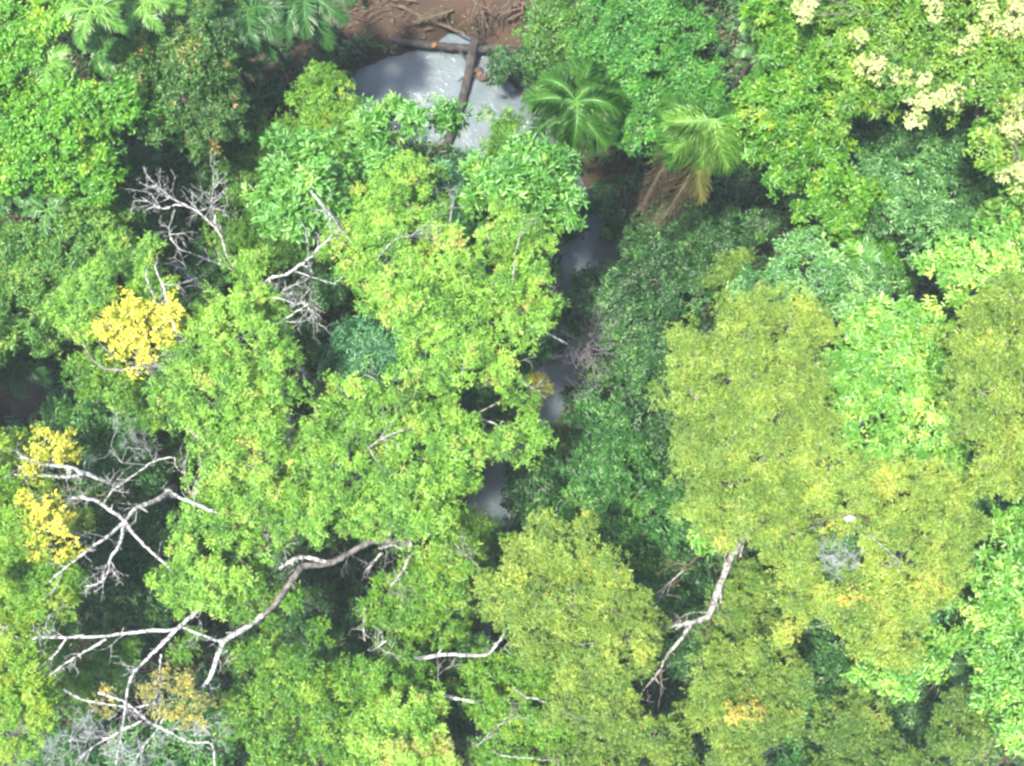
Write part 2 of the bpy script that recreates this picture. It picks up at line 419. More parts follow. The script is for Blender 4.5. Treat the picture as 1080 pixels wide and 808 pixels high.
ax = np.concatenate([-np.array([900, 600, 380, 230, 140, 90, 60])[:], np.arange(-42, 42.01, 0.3), np.array([60, 90, 140, 230, 380, 600, 900])])
ay = np.concatenate([-np.array([900, 600, 380, 230, 140, 90, 60])[:], np.arange(-34, 34.01, 0.3), np.array([60, 90, 140, 230, 380, 600, 900])])
X, Y = np.meshgrid(ax, ay)
Z = ground_z(X, Y)
Z = Z + np.where((np.abs(X) < 43) & (np.abs(Y) < 35), rng.normal(0, 0.025, Z.shape), 0)
g = Geo()
ny_, nx_ = X.shape
idx = np.arange(nx_ * ny_).reshape(ny_, nx_)
g.add(np.stack([X, Y, Z], -1).reshape(-1, 3), np.stack([idx[:-1, :-1], idx[:-1, 1:], idx[1:, 1:], idx[1:, :-1]], -1).reshape(-1, 4))
m, nt, N, L = new_mat('forest_floor')
out = N.new('ShaderNodeOutputMaterial'); tc = N.new('ShaderNodeTexCoord')
n1 = N.new('ShaderNodeTexNoise'); n1.inputs['Scale'].default_value = 0.35; n1.inputs['Detail'].default_value = 8; n1.inputs['Roughness'].default_value = 0.6
n2 = N.new('ShaderNodeTexVoronoi'); n2.inputs['Scale'].default_value = 7.0
n3 = N.new('ShaderNodeTexNoise'); n3.inputs['Scale'].default_value = 9; n3.inputs['Detail'].default_value = 6
for q in (n1, n2, n3): L.new(tc.outputs['Object'], q.inputs['Vector'])
r1 = ramp_node(N, [(0.35, (0.020, 0.013, 0.009)), (0.5, (0.021, 0.0115, 0.005)), (0.62, (0.046, 0.0215, 0.0075))])
L.new(n1.outputs['Fac'], r1.inputs['Fac'])
r2 = ramp_node(N, [(0.0, (0.028, 0.018, 0.011)), (0.5, (0.026, 0.014, 0.0075)), (1.0, (0.045, 0.024, 0.012))])
sep = N.new('ShaderNodeSeparateColor'); L.new(n2.outputs['Color'], sep.inputs[0]); L.new(sep.outputs[0], r2.inputs['Fac'])
mx = N.new('ShaderNodeMix'); mx.data_type = 'RGBA'
L.new(n3.outputs['Fac'], mx.inputs['Factor']); L.new(r1.outputs['Color'], mx.inputs[6]); L.new(r2.outputs['Color'], mx.inputs[7])
pb = N.new('ShaderNodeBsdfPrincipled'); pb.inputs['Roughness'].default_value = 0.9
L.new(mx.outputs[2], pb.inputs['Base Color'])
bp = N.new('ShaderNodeBump'); bp.inputs['Strength'].default_value = 0.6; bp.inputs['Distance'].default_value = 0.08
L.new(n3.outputs['Fac'], bp.inputs['Height']); L.new(bp.outputs[0], pb.inputs['Normal']); L.new(pb.outputs[0], out.inputs['Surface'])
o = g.build('forest_ground', m, smooth=True)
o['kind'] = 'structure'; o['label'] = 'brown forest floor and muddy creek banks'

# water
m, nt, N, L = new_mat('creek_water')
out = N.new('ShaderNodeOutputMaterial'); tc = N.new('ShaderNodeTexCoord')
pb = N.new('ShaderNodeBsdfPrincipled')
pb.inputs['Roughness'].default_value = 0.06; pb.inputs['IOR'].default_value = 1.33
n1 = N.new('ShaderNodeTexNoise'); n1.inputs['Scale'].default_value = 0.5; n1.inputs['Detail'].default_value = 4
mp = N.new('ShaderNodeMapping'); mp.inputs['Scale'].default_value = (1.0, 2.6, 1.0); mp.inputs['Rotation'].default_value = (0, 0, 0.45)
L.new(tc.outputs['Object'], n1.inputs['Vector'])
rp = ramp_node(N, [(0.3, (0.058, 0.074, 0.080)), (0.65, (0.072, 0.093, 0.103))])  # grey blue of the reflected sky painted into the base colour
L.new(n1.outputs['Fac'], rp.inputs['Fac']); L.new(rp.outputs['Color'], pb.inputs['Base Color'])
n2 = N.new('ShaderNodeTexNoise'); n2.inputs['Scale'].default_value = 4.5; n2.inputs['Detail'].default_value = 4; n2.inputs['Distortion'].default_value = 0.6
L.new(tc.outputs['Object'], mp.inputs['Vector']); L.new(mp.outputs[0], n2.inputs['Vector'])
bp = N.new('ShaderNodeBump'); bp.inputs['Strength'].default_value = 0.38; bp.inputs['Distance'].default_value = 0.05
L.new(n2.outputs['Fac'], bp.inputs['Height']); L.new(bp.outputs[0], pb.inputs['Normal']); L.new(pb.outputs[0], out.inputs['Surface'])
g = Geo()
wx = np.linspace(-36, 36, 73); wy = np.linspace(-31, 31, 63)
X, Y = np.meshgrid(wx, wy); idx = np.arange(X.size).reshape(X.shape)
near = bank_dist(X, Y) < 3.0
q = np.stack([idx[:-1, :-1], idx[:-1, 1:], idx[1:, 1:], idx[1:, :-1]], -1).reshape(-1, 4)
q = q[near.ravel()[q].any(1)]
used = np.unique(q); remap = np.zeros(X.size, int); remap[used] = np.arange(len(used))
g.add(np.stack([X, Y, 0 * X], -1).reshape(-1, 3)[used], remap[q])
o = g.build('creek_water', m); o['kind'] = 'structure'; o['label'] = 'creek water winding under the trees, sky reflection painted into its grey blue colour'

# undergrowth: one mass of small dark leaves on the forest floor
BARE = [(325, 62, 36), (300, 120, 20), (470, 12, 62), (530, 12, 50), (415, 20, 40), (340, 335, 14), (35, 413, 36), (285, 80, 30), (355, 30, 30)]
g = Geo()
n = 36000
ux = rng.uniform(-33, 33, n); uy = rng.uniform(-26, 26, n)
d = bank_dist(ux, uy) + wob(ux, uy) * 0.9
keep = d > -0.05 + rng.uniform(0, 0.4, n)
for (bx, by, br) in BARE:
    c = P(bx, by, 0.8); dd = np.hypot((ux - c[0]), (uy - c[1])) / (br / ppm(0.8))
    keep &= dd > rng.uniform(0.6, 1.15, n)
keep &= (np.sin(ux * 0.8 + 1.2 * np.sin(uy * 0.6)) + np.sin(uy * 0.9 + ux * 0.3)) > rng.uniform(-3.6, -0.6, n)
ux, uy = ux[keep], uy[keep]
hz = ground_z(ux, uy) + rng.gamma(1.6, 0.5, len(ux))
C = np.stack([ux, uy, hz], 1)
spu = dict(L=0.34, W=0.11, nl=9, elo=R(-25), ehi=R(45), big=True)
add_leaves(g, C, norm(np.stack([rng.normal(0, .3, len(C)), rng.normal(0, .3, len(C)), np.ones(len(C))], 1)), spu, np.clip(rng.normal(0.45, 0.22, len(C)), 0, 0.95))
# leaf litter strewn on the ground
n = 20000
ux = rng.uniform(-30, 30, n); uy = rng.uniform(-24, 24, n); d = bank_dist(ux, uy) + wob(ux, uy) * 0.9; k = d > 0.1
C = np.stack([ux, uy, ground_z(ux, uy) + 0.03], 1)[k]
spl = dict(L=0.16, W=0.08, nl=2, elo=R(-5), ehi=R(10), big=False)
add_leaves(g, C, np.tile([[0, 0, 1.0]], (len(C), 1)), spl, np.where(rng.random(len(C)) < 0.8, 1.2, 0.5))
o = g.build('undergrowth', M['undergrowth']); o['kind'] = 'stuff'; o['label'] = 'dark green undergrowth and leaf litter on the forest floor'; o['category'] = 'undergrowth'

# ------------------------------------------------------------------ things
def root(name, label, cat, loc, group=None):
    o = bpy.data.objects.new(name, None); o.empty_display_size = 0.3
    o.location = loc; o['label'] = label; o['category'] = cat
    if group: o['group'] = group
    col.objects.link(o)
    return o

def tree(name, label, cat, spn, z, blobs, bark='grey_bark', base=None, drop=1.2, dens=1.0, tint=0.45, tvar=0.2, extras=(), limbs=(), group=None,
         trunk_r=None, fork=0.5, zj=0.45, limb_dz=0.0):
    bl, (cx, cy) = world_blobs(blobs, z, drop, zj)
    c3 = np.mean([b[:3] for b in bl[:max(1, len(parse(blobs)))]], 0)
    if base is not None:
        b = P(base[0], base[1], 1.0)[:2]
    else:
        b = c3[:2]
    bzs = float(ground_z(b[0], b[1]))
    t = root(name, label, cat, (b[0], b[1], bzs), group)
    g = Geo()
    ms = foliage(g, bl, spn, dens, tint, tvar)
    g.build('crown', SP[spn]['mat'], t)
    for (pn, sp2, s2, dz) in extras:
        g2 = Geo(); bl2, _ = world_blobs(s2, z + dz, 0, 0.15)
        ms2 = foliage(g2, bl2, sp2, 0.85 if sp2 == 'yellow' else 0.66, 0.5, 0.38)
        o = g2.build(pn, SP[sp2]['mat'], t)
        ms = ms + ms2
    # trunk with its hidden limbs
    g = Geo()
    area = sum(q[3] ** 2 for q in bl)
    r0 = trunk_r or min(0.42, 0.07 + 0.045 * math.sqrt(area))
    zf = bzs + (z - bzs) * fork
    top = np.array([0.7 * b[0] + 0.3 * c3[0], 0.7 * b[1] + 0.3 * c3[1], zf])
    path = smooth_path([[b[0], b[1], bzs - 0.3], [(b[0] + top[0]) / 2 + rng.normal(0, .15), (b[1] + top[1]) / 2 + rng.normal(0, .15), (bzs + zf) / 2], top], 5, 0.02)
    tube(g, path, r0 * 1.25, r0 * 0.85, 10)
    tw = [[], [], [], []]
    for (c, Rb, mc) in ms:
        end = c + np.array([0, 0, -0.1 * Rb])
        h = np.linalg.norm(end[:2] - top[:2])
        mid1 = top + (end - top) * 0.35 + np.array([rng.normal(0, .12 * h + .05), rng.normal(0, .12 * h + .05), 0.06 * h])
        mid2 = top + (end - top) * 0.7 + np.array([rng.normal(0, .1 * h + .05), rng.normal(0, .1 * h + .05), 0.06 * h])
        rl = max(0.03, r0 * 0.32 * (Rb / 0.9) ** 0.5)
        tube(g, smooth_path([top, mid1, mid2, end], 4, 0.02), rl, rl * 0.4, 5, cap=False)
        sel = mc[rng.random(len(mc)) < 0.55]
        tw[0].append(np.repeat(end[None], len(sel), 0)); tw[1].append(sel)
    A = np.concatenate(tw[0]); B = np.concatenate(tw[1])
    mid = (A + B) / 2 + rng.normal(0, 0.08, A.shape)
    sticks(g, A, mid, 0.022, 0.016); sticks(g, mid, B, 0.016, 0.007)
    g.build('trunk', M[bark], t, smooth=True)
    for lb in limbs:
        limb(t, *lb, dz=limb_dz, dive=True)
    return t

def limb(t, bark, r0, r1, pts, spray=0, name='limb', dz=0.0, dive=False):
    """visible bare limb; pts 'x,y,z x,y,z ...' in photo pixels and metres; r in pixels"""
    p = [P(q[0], q[1], q[2] + dz) for q in parse(pts)]
    zm = np.mean([q[2] for q in p])
    if dive:
        p = [p[0] + norm(p[0] - p[1]) * 0.5 - np.array([0, 0, 0.9])] + p + [p[-1] + norm(p[-1] - p[-2]) * 0.35 - np.array([0, 0, 0.25])]
    g = Geo()
    path = smooth_path(p, 6, 0.012)
    tube(g, path, r0 * 0.60 / ppm(zm), r1 * 0.52 / ppm(zm), 8, 0.11)
    spray = max(spray, 3 if r0 > 1.5 else 1)
    if spray:
        A, B, ra, rb = [], [], [], []
        n = len(path)
        for k in range(2 if r0 > 2.4 else 0):   # broken stubs
            i = int(rng.uniform(0.1, 0.9) * (n - 1)); d = norm(rng.normal(0, 1, 3) + np.array([0, 0, 0.4])); rr = r0 * 0.68 / ppm(zm)
            tube(g, np.array([path[i], path[i] + d * rr * 1.6, path[i] + d * rr * 3.2 + rng.normal(0, .03, 3)]), rr * 0.4, rr * 0.2, 6)
        for k in range(spray):
            i = int(rng.uniform(0.35, 1.0) * (n - 1)); j = max(1, min(i, n - 1))
            d = norm(path[j] - path[j - 1]) + rng.normal(0, 0.6, 3)
            a_, b_, c_, d_ = twigs(path[i], d, rng.uniform(0.35, 0.7), 2, 0.02, 0.6)
            A.append(a_); B.append(b_); ra.append(c_); rb.append(d_)
        sticks(g, np.concatenate(A), np.concatenate(B), np.concatenate(ra), np.concatenate(rb))
    return g.build(name, M[bark], t, smooth=True)

def spray_part(t, bark, px, py, z, rpx, n, depth=3, r=0.012, name='twig_spray', flat=0.5):
    """a cloud of fine bare twigs around a point"""
    g = Geo(); c = P(px, py, z); Rw = rpx / ppm(z)
    A, B, ra, rb = [], [], [], []
    m = max(3, n // 4)
    for k in range(m):
        th = k * 2.39996 + rng.normal(0, 0.5); d = np.array([math.cos(th), math.sin(th), rng.uniform(-0.1, 0.7) * flat])
        st = c + rng.normal(0, 0.30, 3) * Rw * np.array([1, 1, 0.3])
        A.append(c[None]); B.append(st[None]); ra.append(np.array([r])); rb.append(np.array([r * 0.8]))
        a_, b_, c_, d_ = twigs(st, d, Rw * rng.uniform(0.24, 0.42), 4, r, 0.75, 3)
        A.append(a_); B.append(b_); ra.append(c_); rb.append(d_)
    sticks(g, np.concatenate(A), np.concatenate(B), np.maximum(0.004, np.concatenate(ra)), np.maximum(0.003, np.concatenate(rb)), 3)
    return g.build(name, M[bark], t)

# ---- palms
def frond_geo(c, phi, length, e0, droop, nleaf=46, lw=0.05, ll=0.55, sweep=35, hang=0.35, side_wobble=0.22, seed_t=0.5, petiole=0.14):
    g = Geo()
    t = np.linspace(0, 1, 16)
    hx = length * (t * math.cos(e0) - 0.08 * droop * t ** 2); hz = length * (t * math.sin(e0) - droop * t ** 2)
    bend = rng.normal(0, side_wobble)
    ang = phi + bend * t
    pts = np.stack([c[0] + hx * np.cos(ang), c[1] + hx * np.sin(ang), c[2] + hz], 1)
    tube(g, pts, 0.035 + 0.006 * length, 0.008, 5, 0.02)
    g.t[-1][:] = 0; 
    for q in g.t: q[:] = 0.95
    V, F, T = [], [], []
    k = 0
    ts = np.linspace(petiole, 0.99, nleaf)
    px_ = np.stack([np.interp(ts, t, pts[:, i]) for i in range(3)], 1)
    tg = norm(np.stack([np.interp(ts, t, np.gradient(pts[:, i])) for i in range(3)], 1))
    px_ = px_ + rng.normal(0, 0.006, px_.shape)
    sd = norm(np.cross(tg, [0, 0, 1.0])); up = np.cross(sd, tg)
    for s in (-1, 1):
        sw = np.radians(sweep + 30 * ts ** 2 + rng.normal(0, 4, nleaf))
        lt = ll * (np.sin(np.pi * np.clip(ts * 0.86 + 0.12, 0, 1)) ** 0.55) * rng.uniform(0.72, 1.1, nleaf)
        d = norm(s * sd * np.cos(sw)[:, None] + tg * np.sin(sw)[:, None] + up * 0.25 + rng.normal(0, 0.10, (nleaf, 3)))
        w = norm(np.cross(d, up)) * (lw / 2)
        mid = px_ + d * lt[:, None] * 0.5; mid[:, 2] -= lt * hang * 0.15
        tip = px_ + d * lt[:, None] * 0.97; tip[:, 2] -= lt * hang * 0.85
        fold = up * lw * 0.2
        q = np.stack([px_, px_ + d * lt[:, None] * 0.12 + w + fold, mid + w * 0.9 + fold, tip, mid - w * 0.9 + fold, px_ + d * lt[:, None] * 0.12 - w + fold], 1)
        kk = np.arange(nleaf)[:, None] * 6
        g.add(q.reshape(-1, 3), np.concatenate([kk + np.array([[0, 1, 2, 3]]), kk + np.array([[0, 3, 4, 5]])]), np.repeat(np.clip(rng.normal(seed_t, 0.18, nleaf), 0, 1), 6))
    return g

def palm(label, px, py, z, rpx, nf, mat='frond', angles=None, e_hi=55, droop=0.75, dead=0, lw=0.06, ll=0.6, nleaf=46, trunk_r=0.13, specials=(), name='palm_tree', hang=0.35):
    c = P(px, py, z)
    gzv = float(ground_z(c[0], c[1]))
    t = root(name, label, 'palm', (c[0], c[1], gzv))
    Lw = rpx / ppm(z)
    g = Geo()
    tube(g, smooth_path([[c[0], c[1], gzv - 0.2], [c[0] + 0.1, c[1] - 0.08, (gzv + z) / 2], [c[0], c[1], z]], 6), trunk_r * 1.2, trunk_r * 0.8, 9, 0.04)
    g.build('trunk', M['grey_bark'], t, smooth=True)
    angs = angles if angles is not None else [k * 137.5 + rng.normal(0, 8) for k in range(nf)]
    for k, a in enumerate(angs):
        f = k / max(1, len(angs) - 1)
        e0 = R(e_hi * (1 - f * 0.75)); 
        gg = frond_geo(c, R(a), Lw * rng.uniform(0.92, 1.12) / max(0.6, math.cos(e0 * 0.8)), e0, droop * rng.uniform(0.8, 1.15), nleaf, lw, ll * Lw / 2.2, hang=hang, seed_t=0.45)
        gg.build('frond', M[mat], t)
    for (a, ln, m2, e0, dr) in specials:
        gg = frond_geo(c + np.array([0, 0, 0.05 + (0.35 if m2 == 'frond_bright' else 0)]), R(a), ln / ppm(z), R(e0), dr, nleaf, lw, ll * Lw / 2.2, hang=hang, seed_t=0.6)
        o = gg.build('dead_frond' if m2 == 'frond_dead' else 'frond', M[m2], t)
        if m2 == 'frond_bright': o['label'] = 'bright yellow green young frond'
        if m2 == 'frond_fading': o['label'] = 'fading yellow brown frond'
    return t

M['lime_leaf'] = leaf_mat('lime_leaf', [(0.0, (0.13, 0.19, 0.035)), (1.0, (0.19, 0.25, 0.05))], 0.25, 0.5, 0.3, 0.1)

# =================================================================== THE TREES
# ---- central lime tree above the creek bend
tree('lime_tree', 'tall lime green feathery tree spreading over the creek just below the pool', 'tree', 'lime', 17,
     '431,172,15 415,192,20 429,212,22 377,242,24 405,225,22 355,252,18 459,238,22 481,268,24 444,275,26 415,260,24 385,280,22 420,300,26 450,315,28 485,300,24 500,330,22 '
     '470,350,26 440,350,24 405,330,20 463,380,26 490,375,22 515,357,18 436,400,18 525,385,14 540,235,22 563,255,22 525,250,18 560,285,20 545,310,20 565,325,16 540,340,18 520,300,18 565,345,10',
     'pale_bark', base=(455, 330), tint=0.55, limb_dz=0.1,
     limbs=[('pale_bark', 2.6, 1.2, '500,350,14.5 520,325,15.2 540,335,15.5 565,345,15.6 590,358,15.4'), ('pale_bark', 1.6, 0.8, '470,290,16.8 482,262,17.1 474,240,17.2 478,215,17.2'),
            ('pale_bark', 1.6, 0.7, '400,270,17.2 418,252,17.7 432,250,17.8'), ('pale_bark', 1.8, 0.8, '520,400,14.5 535,385,15.2 552,402,15.2'),
            ('pale_bark', 1.4, 0.6, '541,300,17 543,270,17.2 548,250,17.3')])
tree('lime_tree', 'lime green tree with a ragged round crown over the creek between two dark openings', 'tree', 'lime', 16,
     '545,414,14 360,420,22 380,415,16 355,450,24 385,450,22 414,440,22 450,445,24 480,440,20 430,470,26 470,475,26 500,470,22 555,455,22 573,462,12 530,462,14 395,485,24 360,490,22 '
     '420,505,26 455,510,26 490,500,18 385,525,24 420,545,24 455,545,22 350,525,22 335,552,20 320,530,20 365,550,18 400,550,14 435,548,14 300,555,18 280,565,20 334,458,16 330,490,20',
     'pale_bark', base=(420, 470), tint=0.5, limb_dz=0.1,
     limbs=[('pale_bark', 2.4, 1.2, '495,445,14.2 510,443,14.5 523,448,14.6 530,456,14.6'), ('pale_bark', 2.0, 1.0, '392,470,16.6 404,462,16.9 424,454,17'), ('pale_bark', 1.6, 0.7, '385,395,13 395,400,13.8 412,418,14.8'),
            ('grey_bark', 4.5, 2.5, '380,548,13.5 395,552,13.9 412,545,14.2'), ('pale_bark', 1.6, 0.8, '388,470,16.5 396,484,16.8 400,490,16.8')])
tree('lime_tree', 'wide lime green tree carrying one big golden yellow patch of leaves', 'tree', 'lime', 16.5,
     '149,270,18 120,285,22 104,300,22 74,332,18 90,347,18 112,322,20 72,310,14 260,287,20 245,315,22 275,310,18 230,345,22 262,350,24 290,375,22 240,380,24 210,372,22 190,385,20 '
     '178,410,22 208,428,26 241,415,26 270,410,24 292,410,16 260,445,26 230,465,24 282,445,18 283,478,16 253,488,26 215,450,18 267,517,26 238,532,22 285,512,18 310,522,18 215,505,16 205,540,18 235,555,20 200,570,16 '
     '205,345,16 160,310,20',
     'pale_bark', base=(260, 430), tint=0.5, limb_dz=0.1,
     extras=[('yellow_foliage', 'yellow', '133,330,17 165,325,18 150,350,22 130,362,14 180,347,15 122,342,12 152,374,12 108,350,8 185,325,8', 0.35)],
     limbs=[('white_bark', 1.8, 1.2, '164,283,17.0 173,305,17.1 184,345,17.2'), ('white_bark', 1.4, 1.0, '154,290,17.0 162,314,17.1'),
            ('pale_bark', 2.2, 3.4, '320,391,15.0 310,373,15.6 297,358,15.8 279,343,16'), ('pale_bark', 3.2, 2.2, '335,445,13.5 333,432,14 326,410,14.6 318,391,15'),
            ('pale_bark', 3.0, 3.6, '299,425,15 306,443,15 303,469,15 306,484,14.7 322,492,14.2'), ('white_bark', 3.4, 2.6, '227,540,15.8 208,532,16.2 190,525,16.4'),
            ('pale_bark', 1.6, 0.9, '120,390,15.6 132,390,16.3 146,386,16.5'),
            ('white_bark', 2.0, 0.8, '279,343,16 297,338,16.3 320,324,16.5'), ('white_bark', 3.0, 1.4, '286,293,16.4 300,290,16.7 312,283,17 327,272,17.3 340,258,17.5'),
            ('white_bark', 1.2, 0.5, '325,274,17.2 325,262,17.4 325,250,17.5'), ('white_bark', 1.4, 0.5, '312,287,16.8 325,291,17 345,297,17.1'),
            ('white_bark', 1.5, 0.7, '280,316,15.8 290,314,16.2 305,318,16.3')])
tree('green_tree', 'dull green feathery tree under the golden yellow leaves', 'tree', 'sprig_green', 13, '100,400,20 120,415,18 85,385,16 140,415,20 115,385,20 160,430,18 90,415,12', 'grey_bark', base=(120, 410), tint=0.6,
     limbs=[('white_bark', 1.3, 0.5, '125,390,13.8 138,391,14 150,392,14.1')])
tree('blue_green_tree', 'dark blue green tree filling the hollow inside the lime crowns', 'tree', 'teal', 13, '385,365,28 360,378,24 410,382,28 395,412,26 425,400,22 372,402,20 400,345,18 420,425,18 405,440,18', 'grey_bark', base=(392, 392))
tree('broadleaf_tree', 'bright green star rosette tree beside the lime crown and the bare white twigs', 'tree', 'rosette', 16,
     '312,160,20 335,150,16 300,190,24 284,207,14 330,190,24 315,225,20 345,225,18 350,190,16 325,240,12 285,232,10', 'pale_bark', base=(325, 195), tint=0.55,
     limbs=[('white_bark', 2.0, 1.6, '331,205,17.2 340,217,17.2 350,228,17.1'), ('white_bark', 1.5, 0.7, '350,228,17.1 356,238,17 366,250,16.9')])
tree('broadleaf_tree', 'small star rosette tree at the lower edge of the pool', 'tree', 'rosette', 14.5,
     '396,122,12 414,114,9 400,146,10 438,117,7 462,120,9 478,121,7 392,160,12 384,136,8 400,174,13 390,192,13', 'pale_bark', base=(410, 175), tint=0.55)
tree('broadleaf_tree', 'large leaved rosette tree with one white leaf lying on its crown', 'tree', 'rosette', 15.5,
     '545,172,18 565,190,26 530,188,22 590,192,22 600,215,16 575,222,20 507,192,20 545,212,18 505,215,14 590,170,12 560,165,14', 'grey_bark', base=(560, 195), tint=0.6)
tree('green_tree', 'green tree reaching over the water beside the creek log', 'tree', 'sprig_green', 12.5, '522,138,17 545,150,17 525,160,16 560,160,13 515,180,12 535,128,9', 'grey_bark', base=(535, 170), tint=0.55)
tree('blue_green_tree', 'blue green tree wedged deep between the lime and rosette crowns', 'tree', 'teal', 12.5, '480,190,20 490,215,20 505,245,20 500,275,18 485,225,16 465,205,14 390,215,16 510,235,18', 'grey_bark', base=(492, 225))
tree('bushy_tree', 'yellowish green round bush at the edge of the pool', 'tree', 'lime_green', 10.0,
     '335,84,18 356,95,18 345,118,26 370,126,16 308,138,14 330,143,20 360,150,22 345,100,22 378,150,14 318,112,12', 'grey_bark', base=(345, 115), tint=0.5)
tree('understorey_tree', 'dark green tree in the gap under the star rosette tree', 'tree', 'sprig_green', 8.5, '265,190,26 278,220,28 258,245,24 290,165,22 300,255,22 240,255,18 265,270,18 285,140,14', 'grey_bark', base=(275, 215), tint=0.35)

# ---- upper corner with ferny palms
tree('green_tree', 'bright green small leaved tree in the corner beside the yellow green palms', 'tree', 'bright_small', 13.5,
     '15,95,28 50,95,28 85,105,24 15,140,28 50,140,30 82,137,24 110,160,12 60,175,26 95,190,20 22,178,26 125,105,17 148,107,16 165,107,11 30,118,28 68,118,26 105,125,18 95,165,16 40,160,26 108,195,10', 'grey_bark', base=(60, 130), tint=0.55)
tree('green_tree', 'bright green broad tree filling the very corner above the ferny palms', 'tree', 'bright_small', 14, '10,15,28 42,12,22 15,45,20 70,22,10 12,70,16 35,35,18', 'brown_bark', base=(15, 20), tint=0.6)
tree('small_leaved_tree', 'dark small leaved tree with pinkish new shoots beside the ferny palms', 'tree', 'dusky_small', 12.5,
     '150,62,28 185,45,26 212,48,22 165,85,26 205,85,26 226,75,13 180,120,26 215,122,22 138,82,18 233,138,12 165,137,16 195,65,26 190,105,24 150,40,18 215,25,16 200,145,14 125,60,16', 'grey_bark', base=(185, 88), tint=0.5)
tree('green_tree', 'mid green tree leaning out over the dark inlet', 'tree', 'mid_small', 13,
     '30,255,30 70,250,28 98,243,20 20,297,30 55,298,30 87,275,24 15,335,24 45,335,26 68,320,20 40,356,14 -18,335,24 -20,365,20 -50,350,26 -45,310,26 -50,385,24 -75,395,30 -80,430,30 -60,362,26 -105,412,30 -40,420,16 12,270,26 60,275,26 100,215,14 118,240,12 130,228,8', 'grey_bark', base=(45, 290), tint=0.55)  # clumps far past the left edge are unseen, added to shade the inlet
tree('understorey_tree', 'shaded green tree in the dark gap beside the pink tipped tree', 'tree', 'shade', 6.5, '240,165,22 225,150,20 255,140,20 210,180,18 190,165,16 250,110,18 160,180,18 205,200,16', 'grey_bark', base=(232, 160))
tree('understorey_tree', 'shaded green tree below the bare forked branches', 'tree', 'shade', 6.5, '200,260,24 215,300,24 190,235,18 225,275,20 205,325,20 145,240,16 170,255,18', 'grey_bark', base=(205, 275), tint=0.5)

# ---- bare tree upper
def bare(label, base, z, bark, limbs_, sprays=(), name='bare_tree', trunk_to=None, r=0.12, extras=()):
    b = P(base[0], base[1], 1.0); bz = float(ground_z(b[0], b[1]))
    t = root(name, label, 'tree', (b[0], b[1], bz))
    g = Geo(); top = P(*trunk_to)
    tube(g, smooth_path([[b[0], b[1], bz - 0.2], (np.array([b[0], b[1], bz]) * 0.5 + top * 0.5) + np.array([0.1, 0.05, 0.4]), top], 6, 0.02), r * 1.2, r * 0.8, 9)
    g.build('trunk', M[bark], t, smooth=True)
    for lb in limbs_: limb(t, *lb)
    for s in sprays: spray_part(t, *s)
    for (pn, sp2, s2, z2) in extras:
        g2 = Geo(); bl2, _ = world_blobs(s2, z2, 0, 0.15, False)
        ms2 = foliage(g2, bl2, sp2, 0.8, 0.5, 0.25)
        g2.build(pn, SP[sp2]['mat'], t)
    return t

bare('leafless tree with pale forked branches over the dark gap', (262, 300), 13, 'white_bark',
     [('white_bark', 2.2, 0.7, '262,300,12 242,275,13 230,245,13.6 208,223,14 186,212,14.2 171,201,14.2 156,186,14.2', 14),
      ('white_bark', 1.7, 0.6, '229,243,13.6 225,222,13.9 223,212,14 226,193,14.1', 14),
      ('white_bark', 2.0, 0.7, '255,290,12.4 238,281,12.8 212,271,13 186,262,13.3', 3),
      ('white_bark', 1.4, 0.6, '190,263,13.2 180,252,13.4 178,238,13.6', 5),
      ('white_bark', 1.5, 0.6, '208,222,14 188,216,13.8 172,220,13.8 149,208,13.8', 6),
      ('white_bark', 1.6, 0.6, '262,308,12 238,314,12.6 208,302,13 190,305,13.1 180,310,13.2', 4),
      ('white_bark', 1.4, 0.7, '208,302,13 200,293,13.2 193,285,13.2', 3)], trunk_to=(262, 300, 12), r=0.11)
bare('leafless grey tree with knotty twigs between the lime crowns', (300, 330), 15, 'white_bark',
     [('white_bark', 1.8, 0.8, '300,330,14.5 312,322,15.2 322,320,15.4 330,330,15.4', 8), ('white_bark', 1.6, 0.7, '300,330,14.5 292,318,15.4 300,305,15.6 312,300,15.7', 8)],
     [('twig_grey', 305, 312, 15.6, 26, 9, 2, 0.014)], trunk_to=(300, 330, 14.5), r=0.09)

